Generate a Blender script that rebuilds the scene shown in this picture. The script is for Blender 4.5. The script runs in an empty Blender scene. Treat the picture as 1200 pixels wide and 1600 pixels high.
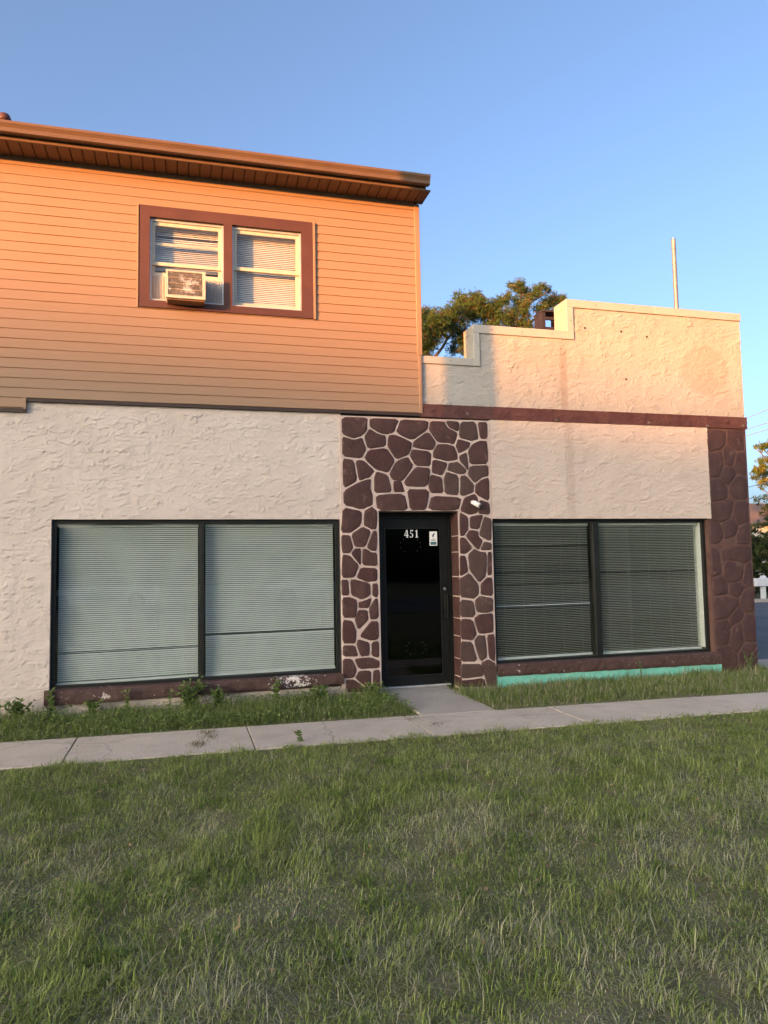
import bpy, bmesh, math, random
import numpy as np
from mathutils import Vector, Matrix

scene = bpy.context.scene
col = scene.collection
random.seed(7)
RNG = np.random.default_rng(11)

# ------------------------------------------------------------------ camera
EYE = 1.60
cam_data = bpy.data.cameras.new('camera')
cam = bpy.data.objects.new('camera', cam_data)
col.objects.link(cam)
yaw, pitch, roll = math.radians(-15.261), math.radians(4.082), math.radians(1.040)
Rm = Matrix.Rotation(yaw, 4, 'Z') @ Matrix.Rotation(pitch, 4, 'X') @ Matrix.Rotation(roll, 4, 'Y') @ Matrix.Rotation(math.radians(90), 4, 'X')
cam.matrix_world = Matrix.Translation((0, -9.0, EYE)) @ Rm
cam_data.sensor_fit = 'VERTICAL'
cam_data.sensor_height = 24.0
cam_data.lens = 24.0 * 1147.07 / 1600.0
cam_data.clip_start = 0.05
cam_data.clip_end = 2000
scene.camera = cam

# ------------------------------------------------------------------ sky, sun, exposure
SUN_AZ = math.radians(57)          # to the left of the facade's outward normal
SUN_EL = math.radians(5.0)
sun_dir = Vector((-math.sin(SUN_AZ) * math.cos(SUN_EL), -math.cos(SUN_AZ) * math.cos(SUN_EL), math.sin(SUN_EL)))
world = bpy.data.worlds.new('World')
scene.world = world
world.use_nodes = True
wn = world.node_tree
sky = wn.nodes.new('ShaderNodeTexSky')
sky.sky_type = 'NISHITA'
sky.sun_disc = False
sky.sun_elevation = SUN_EL
sky.sun_rotation = math.atan2(sun_dir.x, sun_dir.y)
sky.air_density = 0.45
sky.dust_density = 5.0
sky.ozone_density = 1.2
bg = wn.nodes['Background']
bg.inputs['Strength'].default_value = 0.15
wn.links.new(sky.outputs[0], bg.inputs['Color'])
sl = bpy.data.lights.new('sun', 'SUN')
sl.energy = 3.1
sl.angle = math.radians(0.53)
sl.color = (1.0, 0.355, 0.06)
so = bpy.data.objects.new('sun', sl)
so.rotation_euler = sun_dir.to_track_quat('Z', 'Y').to_euler()
so.location = (-30, -20, 20)
col.objects.link(so)
scene.view_settings.view_transform = 'Standard'
scene.view_settings.look = 'None'
scene.view_settings.gamma = 1.0
scene.view_settings.use_curve_mapping = False
scene.view_settings.exposure = 2.4

# ------------------------------------------------------------------ noise (numpy)
_perm = {}
def pn(x, y, seed=0):
    if seed not in _perm:
        r = np.random.default_rng(seed + 100)
        a = r.uniform(0, 2 * np.pi, 65536)
        _perm[seed] = np.stack([np.cos(a), np.sin(a)], 1)
    G = _perm[seed]
    x = np.asarray(x, float); y = np.asarray(y, float)
    xi = np.floor(x).astype(np.int64); yi = np.floor(y).astype(np.int64)
    xf = x - xi; yf = y - yi
    u = xf * xf * xf * (xf * (xf * 6 - 15) + 10); v = yf * yf * yf * (yf * (yf * 6 - 15) + 10)
    def g(ix, iy, dx, dy):
        h = ((ix * 73856093) ^ (iy * 19349663)) & 65535
        gg = G[h]
        return gg[..., 0] * dx + gg[..., 1] * dy
    a = g(xi, yi, xf, yf); b = g(xi + 1, yi, xf - 1, yf); c = g(xi, yi + 1, xf, yf - 1); d = g(xi + 1, yi + 1, xf - 1, yf - 1)
    return (a + u * (b - a) + v * ((c + u * (d - c)) - (a + u * (b - a)))) * 1.4
def sstep(a, b, x):
    t = np.clip((x - a) / (b - a), 0, 1)
    return t * t * (3 - 2 * t)

# ------------------------------------------------------------------ object helpers
WLOC = {}
def empty(name, loc, label=None, cat=None, group=None):
    o = bpy.data.objects.new(name, None)
    col.objects.link(o)
    o.location = loc
    o.empty_display_size = 0.2
    WLOC[o] = Vector(loc)
    if label: tag(o, label, cat, group)
    return o
def tag(o, label=None, cat=None, group=None, kind=None):
    if label: o['label'] = label
    if cat: o['category'] = cat
    if group: o['group'] = group
    if kind: o['kind'] = kind
    return o
def link(name, me, mat, parent, center):
    o = bpy.data.objects.new(name, me)
    col.objects.link(o)
    if mat is not None and len(me.materials) == 0: me.materials.append(mat)
    if parent is not None:
        o.parent = parent
        o.location = Vector(center) - WLOC[parent]
    else:
        o.location = center
    WLOC[o] = Vector(center)
    return o
def mk(name, verts, faces, mat, parent=None, smooth=False, center=None):
    """one mesh object from world-space vertices; its origin is the box centre"""
    v = np.array(verts, float)
    if center is None:
        center = (v.min(0) + v.max(0)) / 2
    v = v - np.array(center)
    me = bpy.data.meshes.new(name)
    me.from_pydata(v.tolist(), [], faces)
    me.update()
    if smooth: me.shade_smooth()
    return link(name, me, mat, parent, center)
class MB:
    """collects boxes, prisms and tubes for one part"""
    def __init__(s): s.v = []; s.f = []
    def add(s, v, f):
        n = len(s.v); s.v += [tuple(p) for p in v]; s.f += [tuple(i + n for i in q) for q in f]; return s
    def box(s, x0, x1, y0, y1, z0, z1, b=0.0):
        if b <= 0:
            v = [(x, y, z) for x in (x0, x1) for y in (y0, y1) for z in (z0, z1)]
            f = [(0, 1, 3, 2), (4, 6, 7, 5), (0, 4, 5, 1), (2, 3, 7, 6), (0, 2, 6, 4), (1, 5, 7, 3)]
            return s.add(v, f)
        bm = bmesh.new()
        bmesh.ops.create_cube(bm, size=1)
        for q in bm.verts: q.co = Vector(((x0 + x1) / 2 + q.co.x * (x1 - x0), (y0 + y1) / 2 + q.co.y * (y1 - y0), (z0 + z1) / 2 + q.co.z * (z1 - z0)))
        bmesh.ops.bevel(bm, geom=bm.edges[:], offset=b, segments=1, affect='EDGES')
        bm.verts.index_update()
        s.add([q.co[:] for q in bm.verts], [[q.index for q in fc.verts] for fc in bm.faces])
        bm.free(); return s
    def prism_x(s, prof, x0, x1):          # closed profile in (y,z)
        n = len(prof)
        v = [(x0, y, z) for y, z in prof] + [(x1, y, z) for y, z in prof]
        f = [(i, (i + 1) % n, n + (i + 1) % n, n + i) for i in range(n)] + [tuple(range(n - 1, -1, -1)), tuple(range(n, 2 * n))]
        return s.add(v, f)
    def prism_y(s, prof, y0, y1):          # closed profile in (x,z)
        n = len(prof)
        v = [(x, y0, z) for x, z in prof] + [(x, y1, z) for x, z in prof]
        f = [(i, (i + 1) % n, n + (i + 1) % n, n + i) for i in range(n)] + [tuple(range(n - 1, -1, -1)), tuple(range(n, 2 * n))]
        return s.add(v, f)
    def tube(s, pts, rad, n=8, cap=True):
        pts = [Vector(p) for p in pts]
        if not hasattr(rad, '__len__'): rad = [rad] * len(pts)
        rings = []
        for i, p in enumerate(pts):
            t = (pts[min(i + 1, len(pts) - 1)] - pts[max(i - 1, 0)]).normalized()
            a = t.orthogonal().normalized() if abs(t.z) > .95 else t.cross(Vector((0, 0, 1))).normalized()
            b = t.cross(a)
            rings.append([p + (a * math.cos(k * 2 * math.pi / n) + b * math.sin(k * 2 * math.pi / n)) * rad[i] for k in range(n)])
        v = [q for r in rings for q in r]
        f = [(i * n + k, i * n + (k + 1) % n, (i + 1) * n + (k + 1) % n, (i + 1) * n + k) for i in range(len(pts) - 1) for k in range(n)]
        if cap: f += [tuple(range(n - 1, -1, -1)), tuple(range((len(pts) - 1) * n, len(pts) * n))]
        return s.add(v, f)
    def build(s, name, mat, parent=None, smooth=False, center=None):
        return mk(name, s.v, s.f, mat, parent, smooth, center)
def box(name, b, mat, parent=None, bev=0.0):
    return MB().box(*b, b=bev).build(name, mat, parent)
def fast_mesh(name, co, quads, tris, colors, mat, parent=None, center=(0, 0, 0)):
    """big mesh from numpy arrays, with a colour per vertex"""
    me = bpy.data.meshes.new(name)
    co = np.asarray(co, np.float32) - np.array(center, np.float32)
    me.vertices.add(len(co)); me.vertices.foreach_set('co', co.ravel())
    idx = []; tot = []
    if quads is not None and len(quads): idx.append(np.asarray(quads, np.int32).ravel()); tot.append(np.full(len(quads), 4, np.int32))
    if tris is not None and len(tris): idx.append(np.asarray(tris, np.int32).ravel()); tot.append(np.full(len(tris), 3, np.int32))
    idx = np.concatenate(idx); tot = np.concatenate(tot)
    me.loops.add(len(idx)); me.loops.foreach_set('vertex_index', idx)
    me.polygons.add(len(tot))
    st = np.concatenate([[0], np.cumsum(tot)[:-1]]).astype(np.int32)
    me.polygons.foreach_set('loop_start', st)
    me.polygons.foreach_set('loop_total', tot)
    if colors is not None:
        at = me.attributes.new('tint', 'FLOAT_COLOR', 'POINT')
        c4 = np.ones((len(co), 4), np.float32); c4[:, :3] = colors
        at.data.foreach_set('color', c4.ravel())
    me.update(calc_edges=True)
    return link(name, me, mat, parent, center)

# ------------------------------------------------------------------ materials
def mat_new(name):
    m = bpy.data.materials.new(name); m.use_nodes = True
    n = m.node_tree; return m, n, n.nodes['Principled BSDF']
def noise_node(n, vec, scale, detail=4, rough=.55, dist=0.0):
    t = n.nodes.new('ShaderNodeTexNoise'); t.inputs['Scale'].default_value = scale; t.inputs['Detail'].default_value = detail
    t.inputs['Roughness'].default_value = rough; t.inputs['Distortion'].default_value = dist
    n.links.new(vec, t.inputs['Vector']); return t.outputs['Fac']
def ramp(n, fac, stops):
    r = n.nodes.new('ShaderNodeValToRGB'); e = r.color_ramp.elements
    while len(e) < len(stops): e.new(.5)
    for q, (p, c) in zip(e, stops): q.position = p; q.color = (c, c, c, 1) if not hasattr(c, '__len__') else (*c, 1)
    n.links.new(fac, r.inputs[0]); return r.outputs[0]
def mixc(n, fac, a, b, mode='MIX'):
    m = n.nodes.new('ShaderNodeMix'); m.data_type = 'RGBA'; m.blend_type = mode
    for sock, val in ((m.inputs[0], fac), (m.inputs[6], a), (m.inputs[7], b)):
        if hasattr(val, 'links'): n.links.new(val, sock)
        elif hasattr(val, '__len__'): sock.default_value = (*val, 1)
        else: sock.default_value = val
    return m.outputs[2]
def posv(n, scale=(1, 1, 1), loc=(0, 0, 0)):
    g = n.nodes.new('ShaderNodeNewGeometry'); mp = n.nodes.new('ShaderNodeMapping')
    mp.inputs['Scale'].default_value = scale; mp.inputs['Location'].default_value = loc
    n.links.new(g.outputs['Position'], mp.inputs['Vector']); return mp.outputs[0]
def bump(n, b, h, strength, dist):
    q = n.nodes.new('ShaderNodeBump'); q.inputs['Strength'].default_value = strength; q.inputs['Distance'].default_value = dist
    n.links.new(h, q.inputs['Height']); n.links.new(q.outputs[0], b.inputs['Normal'])
def mat(name, c1, c2=None, scale=4.0, rough=.7, bmp=None, spec=.3, metal=0.0, stretch=(1, 1, 1), contrast=(.35, .65)):
    m, n, b = mat_new(name)
    v = posv(n, stretch)
    if c2 is not None:
        f = ramp(n, noise_node(n, v, scale, 6), [(contrast[0], 0.0), (contrast[1], 1.0)])
        n.links.new(mixc(n, f, c1, c2), b.inputs['Base Color'])
    else: b.inputs['Base Color'].default_value = (*c1, 1)
    b.inputs['Roughness'].default_value = rough; b.inputs['Specular IOR Level'].default_value = spec; b.inputs['Metallic'].default_value = metal
    if bmp: bump(n, b, noise_node(n, v, bmp[0], 6), bmp[1], bmp[2])
    return m
def glass(name, tint, ior=1.5, gloss=(1, 1, 1)):
    m = bpy.data.materials.new(name); m.use_nodes = True; n = m.node_tree; n.nodes.clear()
    o = n.nodes.new('ShaderNodeOutputMaterial'); mx = n.nodes.new('ShaderNodeMixShader'); t = n.nodes.new('ShaderNodeBsdfTransparent')
    g = n.nodes.new('ShaderNodeBsdfGlossy'); fr = n.nodes.new('ShaderNodeFresnel')
    
    gb = n.nodes.new('ShaderNodeNewGeometry'); mi = n.nodes.new('ShaderNodeMath'); mi.operation = 'MULTIPLY_ADD'      # same reflectance from both faces of the sheet
    mi.inputs[1].default_value = 1 / ior - ior; mi.inputs[2].default_value = ior; n.links.new(gb.outputs['Backfacing'], mi.inputs[0]); n.links.new(mi.outputs[0], fr.inputs['IOR'])
    t.inputs['Color'].default_value = (*tint, 1); g.inputs['Color'].default_value = (*gloss, 1); g.inputs['Roughness'].default_value = 0.004
    v = posv(n); q = n.nodes.new('ShaderNodeBump'); q.inputs['Strength'].default_value = .04; q.inputs['Distance'].default_value = .02
    n.links.new(noise_node(n, v, 1.3, 1), q.inputs['Height']); n.links.new(q.outputs[0], g.inputs['Normal'])
    n.links.new(fr.outputs[0], mx.inputs[0]); n.links.new(t.outputs[0], mx.inputs[1]); n.links.new(g.outputs[0], mx.inputs[2]); n.links.new(mx.outputs[0], o.inputs['Surface'])
    return m
def tint_mat(name, rough=.6, trans=.25, spec=.25):
    m, n, b = mat_new(name)
    a = n.nodes.new('ShaderNodeAttribute'); a.attribute_name = 'tint'
    n.links.new(a.outputs['Color'], b.inputs['Base Color']); b.inputs['Roughness'].default_value = rough; b.inputs['Specular IOR Level'].default_value = spec
    tr = n.nodes.new('ShaderNodeBsdfTranslucent'); n.links.new(a.outputs['Color'], tr.inputs['Color'])
    mx = n.nodes.new('ShaderNodeMixShader'); mx.inputs[0].default_value = trans
    o = n.nodes['Material Output']
    n.links.new(b.outputs[0], mx.inputs[1]); n.links.new(tr.outputs[0], mx.inputs[2]); n.links.new(mx.outputs[0], o.inputs['Surface'])
    return m
M = {}
def stucco_mat(name, base, base2, stains=()):
    m, n, b = mat_new(name)
    v = posv(n)
    f = ramp(n, noise_node(n, v, 1.1, 5), [(.35, 0.0), (.68, 1.0)])
    c = mixc(n, f, base, base2)
    f2 = ramp(n, noise_node(n, posv(n, (9, 1, 1.2)), 1.0, 5), [(.55, 0.0), (.8, .16)])
    c = mixc(n, f2, c, (.30, .25, .21))                       # faint rain streaks
    f3 = ramp(n, noise_node(n, v, 60, 3), [(.3, 0.0), (.75, .10)])
    c = mixc(n, f3, c, (.25, .21, .18))
    sp = ramp(n, noise_node(n, v, 16, 2), [(.77, 0.0), (.80, .7)])
    c = mixc(n, sp, c, (.10, .08, .06))                       # small chips
    gz0 = n.nodes.new('ShaderNodeSeparateXYZ'); n.links.new(v, gz0.inputs[0])                    # soil splash low on the wall, broken by noise
    sp1 = n.nodes.new('ShaderNodeMath'); sp1.operation = 'MULTIPLY_ADD'; sp1.inputs[1].default_value = -1.1; n.links.new(gz0.outputs[2], sp1.inputs[0]); n.links.new(noise_node(n, v, 5, 6, .65), sp1.inputs[2])
    c = mixc(n, ramp(n, sp1.outputs[0], [(.15, 0.), (.6, .45)]), c, (.27, .22, .17))
    g = n.nodes.new('ShaderNodeNewGeometry')
    for (kind, x, z, rx, rz, colr, amt) in stains:
        s = n.nodes.new('ShaderNodeVectorMath'); s.operation = 'SUBTRACT'; s.inputs[1].default_value = (x, 0, z)
        n.links.new(g.outputs['Position'], s.inputs[0])
        d = n.nodes.new('ShaderNodeVectorMath'); d.operation = 'MULTIPLY'; d.inputs[1].default_value = (1 / rx, 0, 1 / rz); n.links.new(s.outputs[0], d.inputs[0])
        nz = n.nodes.new('ShaderNodeTexNoise'); nz.inputs['Scale'].default_value = 5.0; nz.inputs['Detail'].default_value = 5; n.links.new(g.outputs['Position'], nz.inputs['Vector'])
        if kind == 'disc':
            ln = n.nodes.new('ShaderNodeVectorMath'); ln.operation = 'LENGTH'; n.links.new(d.outputs[0], ln.inputs[0]); val = ln.outputs['Value']; e = .03
        else:
            ab = n.nodes.new('ShaderNodeVectorMath'); ab.operation = 'ABSOLUTE'; n.links.new(d.outputs[0], ab.inputs[0])
            sx = n.nodes.new('ShaderNodeSeparateXYZ'); n.links.new(ab.outputs[0], sx.inputs[0])
            mm = n.nodes.new('ShaderNodeMath'); mm.operation = 'MAXIMUM'; n.links.new(sx.outputs[0], mm.inputs[0]); n.links.new(sx.outputs[2], mm.inputs[1]); val = mm.outputs[0]; e = .25
        ad = n.nodes.new('ShaderNodeMath'); ad.operation = 'MULTIPLY_ADD'; ad.inputs[1].default_value = .5 if kind != 'disc' else .12; n.links.new(nz.outputs['Fac'], ad.inputs[0]); n.links.new(val, ad.inputs[2])
        off = .25 if kind != 'disc' else .06
        fac = ramp(n, ad.outputs[0], [(.90 + off - 2 * e if kind != 'disc' else .90 + off - .05, amt), (min(.99 + off, 1.0), 0.0)]) if kind != 'disc' else ramp(n, ad.outputs[0], [(.86, amt), (1.0, 0.0)])
        c = mixc(n, fac, c, colr)
    n.links.new(c, b.inputs['Base Color'])
    b.inputs['Roughness'].default_value = .88; b.inputs['Specular IOR Level'].default_value = .2
    bump(n, b, noise_node(n, v, 90, 4), .35, .004)
    return m
M['stucco'] = stucco_mat('beige_stucco', (.59, .515, .465), (.53, .455, .405))
M['stucco_right'] = stucco_mat('beige_stucco_panel', (.56, .465, .40), (.50, .41, .35), [('rect', 5.1, 2.9, .10, 1.2, (.33, .25, .2), .35)])
M['stucco_white'] = stucco_mat('cream_stucco', (.39, .37, .34), (.35, .325, .29), [('disc', 7.38, 4.36, .46, .43, (.27, .225, .19), .38), ('rect', 5.07, 4.1, .09, .8, (.26, .20, .165), .55), ('rect', 4.55, 4.35, .30, .22, (.40, .32, .28), .6)])
M['band'] = mat('brown_band_paint', (.075, .030, .026), (.105, .045, .038), 6, .6, (50, .5, .006))
M['stone'] = mat('brown_painted_stone', (.056, .024, .019), (.082, .039, .031), 7, .6, (22, 1.0, .02))
M['stone_dark'] = mat('dark_brown_painted_stone', (.050, .021, .019), (.072, .033, .028), 7, .6, (22, 1.0, .02))
M['stone_b'] = mat('reddish_painted_stone', (.068, .025, .020), (.050, .019, .016), 9, .6, (18, 1.0, .02))
M['stone_c'] = mat('greyer_painted_stone', (.062, .036, .028), (.085, .050, .040), 6, .62, (24, 1.0, .02))
M['mortar'] = mat('pinkish_mortar', (.54, .43, .38), (.45, .345, .30), 14, .9, (60, .5, .005))
M['mortar_dark'] = mat('painted_mortar', (.105, .058, .048), (.070, .034, .028), 5, .8, (40, .5, .005), contrast=(.45, .7))
M['siding'] = mat('tan_vinyl_siding', (.295, .188, .118), (.28, .178, .112), 1.5, .5, (3, .12, .004), .35, stretch=(1.5, 8, 40))
M['trim_tan'] = mat('tan_trim', (.29, .185, .117), None, rough=.5)
M['trim_brown'] = mat('brown_window_trim', (.095, .040, .030), (.082, .034, .026), 5, .5)
M['gutter'] = mat('brown_aluminium', (.15, .088, .05), (.13, .076, .044), 3, .4, None, .4)
M['soffit'] = mat('brown_soffit', (.145, .08, .046), (.13, .07, .04), 3, .5)
M['flash_and_shade'] = mat('dark_flashing_and_shade', (.05, .032, .026), None, rough=.5)  # flashing colour, also used for the strips that paint in shade
M['vinyl'] = mat('cream_vinyl', (.52, .48, .38), (.45, .415, .33), 9, .45)
M['alum'] = mat('pale_aluminium', (.55, .56, .56), (.45, .46, .47), 9, .4, metal=.3)
M['coping'] = mat('cream_metal_coping', (.41, .385, .34), (.375, .35, .31), 3, .45, (2, .2, .01), .4)
M['frame'] = mat('black_window_frame', (.010, .011, .010), (.016, .017, .015), 8, .45, None, .25)
M['doorblk'] = mat('black_door_metal', (.006, .0065, .0065), (.010, .011, .010), 8, .45, None, .2)
M['blind'] = mat('white_blind_slat', (.56, .575, .56), (.50, .515, .50), 3, .45)
M['blind_warm'] = mat('white_upper_blind_slat', (.66, .63, .60), None, rough=.5)
M['cord'] = mat('white_cord', (.45, .45, .44), None, rough=.7)
M['teal'] = mat('teal_paint', (.13, .46, .36), (.20, .52, .42), 4, .6, (30, .4, .004))
M['plaster'] = mat('beige_foundation', (.50, .41, .34), (.40, .32, .26), 5, .9, (40, .6, .008))
def concrete(name, c1, c2, dirt):
    m, n, b = mat_new(name); v = posv(n)
    c = mixc(n, ramp(n, noise_node(n, v, 1.4, 6, .6), [(.35, 0.), (.68, 1.)]), c1, c2)
    c = mixc(n, ramp(n, noise_node(n, v, 4.5, 7, .7), [(.52, 0.), (.72, .55)]), c, dirt)
    c = mixc(n, ramp(n, noise_node(n, v, 55, 3, .6), [(.35, .35), (.6, 0.)]), c, dirt)
    c = mixc(n, ramp(n, noise_node(n, v, 150, 2), [(.66, 0.), (.70, .6)]), c, (.10, .09, .08))
    vo = n.nodes.new('ShaderNodeTexVoronoi'); vo.feature = 'DISTANCE_TO_EDGE'; vo.inputs['Scale'].default_value = .38
    ds = n.nodes.new('ShaderNodeVectorMath'); ds.operation = 'MULTIPLY_ADD'; ds.inputs[1].default_value = (.35, .35, 0); n.links.new(v, ds.inputs[2])
    nz = n.nodes.new('ShaderNodeTexNoise'); nz.inputs['Scale'].default_value = 2.2; nz.inputs['Detail'].default_value = 6; n.links.new(v, nz.inputs['Vector']); n.links.new(nz.outputs['Color'], ds.inputs[0]); n.links.new(ds.outputs[0], vo.inputs['Vector'])
    c = mixc(n, ramp(n, vo.outputs['Distance'], [(.0, .4), (.004, 0.)]), c, (.09, .08, .065))
    n.links.new(c, b.inputs['Base Color']); b.inputs['Roughness'].default_value = .92; b.inputs['Specular IOR Level'].default_value = .2
    bump(n, b, noise_node(n, v, 70, 5), .6, .008); return m
M['concrete'] = concrete('worn_concrete', (.56, .495, .41), (.46, .405, .335), (.30, .26, .205))
M['concrete2'] = concrete('grey_concrete', (.36, .33, .285), (.45, .41, .35), (.23, .205, .17))
M['asphalt'] = mat('asphalt', (.10, .10, .10), (.14, .14, .14), .6, .95, (120, .5, .01))
M['soil'] = mat('thatch_soil', (.17, .15, .085), (.12, .13, .055), 3, .95, (40, .8, .03))
M['room'] = mat('dark_interior', (.035, .035, .035), None, rough=.9)
M['roofing'] = mat('grey_roofing', (.10, .10, .10), (.14, .13, .13), 5, .9)
M['steel'] = mat('galvanised_steel', (.26, .25, .23), (.20, .19, .18), 8, .5, None, .5, .4)
M['white'] = mat('white_paint', (.78, .78, .76), (.68, .68, .66), 20, .5)
M['bark'] = mat('bark', (.10, .065, .045), (.16, .11, .08), 12, .9, (20, .8, .02), stretch=(1, 1, .3))
M['leaf'] = tint_mat('leaf', .65, .35, .12)
M['grass'] = tint_mat('grass_blade', .75, .42, .06)
M['glass'] = glass('window_glass', (.935, .965, .955), 1.5)
M['glass_up'] = glass('upper_window_glass', (.96, .97, .97), 1.4)
M['glass_door'] = glass('door_glass', (.30, .31, .31), 1.4)
def chipped(name, base, base2, chip, amt, patch=None):
    m, n, b = mat_new(name); v = posv(n)
    c = mixc(n, ramp(n, noise_node(n, v, 7, 5), [(.35, 0.), (.65, 1.)]), base, base2)
    c = mixc(n, ramp(n, noise_node(n, v, 3.1, 8, .72), [(amt, 0.), (amt + .02, 1.)]), c, chip)
    c = mixc(n, ramp(n, noise_node(n, v, 22, 4, .6), [(.67, 0.), (.69, .9)]), c, chip)
    if patch:
        g = n.nodes.new('ShaderNodeNewGeometry'); sx = n.nodes.new('ShaderNodeSeparateXYZ'); n.links.new(g.outputs['Position'], sx.inputs[0])
        su = n.nodes.new('ShaderNodeMath'); su.operation = 'SUBTRACT'; su.inputs[1].default_value = patch[0]; n.links.new(sx.outputs[0], su.inputs[0])
        ab = n.nodes.new('ShaderNodeMath'); ab.operation = 'ABSOLUTE'; n.links.new(su.outputs[0], ab.inputs[0])
        mu = n.nodes.new('ShaderNodeMath'); mu.operation = 'MULTIPLY_ADD'; mu.inputs[1].default_value = -.22 / patch[1]; n.links.new(ab.outputs[0], mu.inputs[0]); n.links.new(noise_node(n, v, 24, 6, .7), mu.inputs[2])
        c = mixc(n, ramp(n, mu.outputs[0], [(.47, 0.), (.485, 1.)]), c, (.62, .58, .54))
    n.links.new(c, b.inputs['Base Color']); b.inputs['Roughness'].default_value = .75
    bump(n, b, noise_node(n, v, 30, 6), .8, .012); return m
M['teal'] = chipped('teal_flaking_paint', (.13, .46, .36), (.22, .53, .43), (.40, .40, .34), .645)
for k_, a_, b_, c_ in (('stone', (.048, .018, .015), (.070, .029, .024), (.110, .054, .044)), ('stone_b', (.062, .020, .017), (.044, .015, .013), (.105, .044, .037)), ('stone_c', (.054, .028, .022), (.072, .038, .030), (.110, .062, .051)), ('stone_dark', (.046, .019, .017), (.066, .030, .026), (.105, .056, .048))):
    M[k_] = chipped('worn_' + k_, a_, b_, c_, .60)
M['sill'] = chipped('flaking_brown_sill', (.050, .024, .020), (.080, .042, .035), (.46, .42, .38), .64, (1.30, .42))

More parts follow.
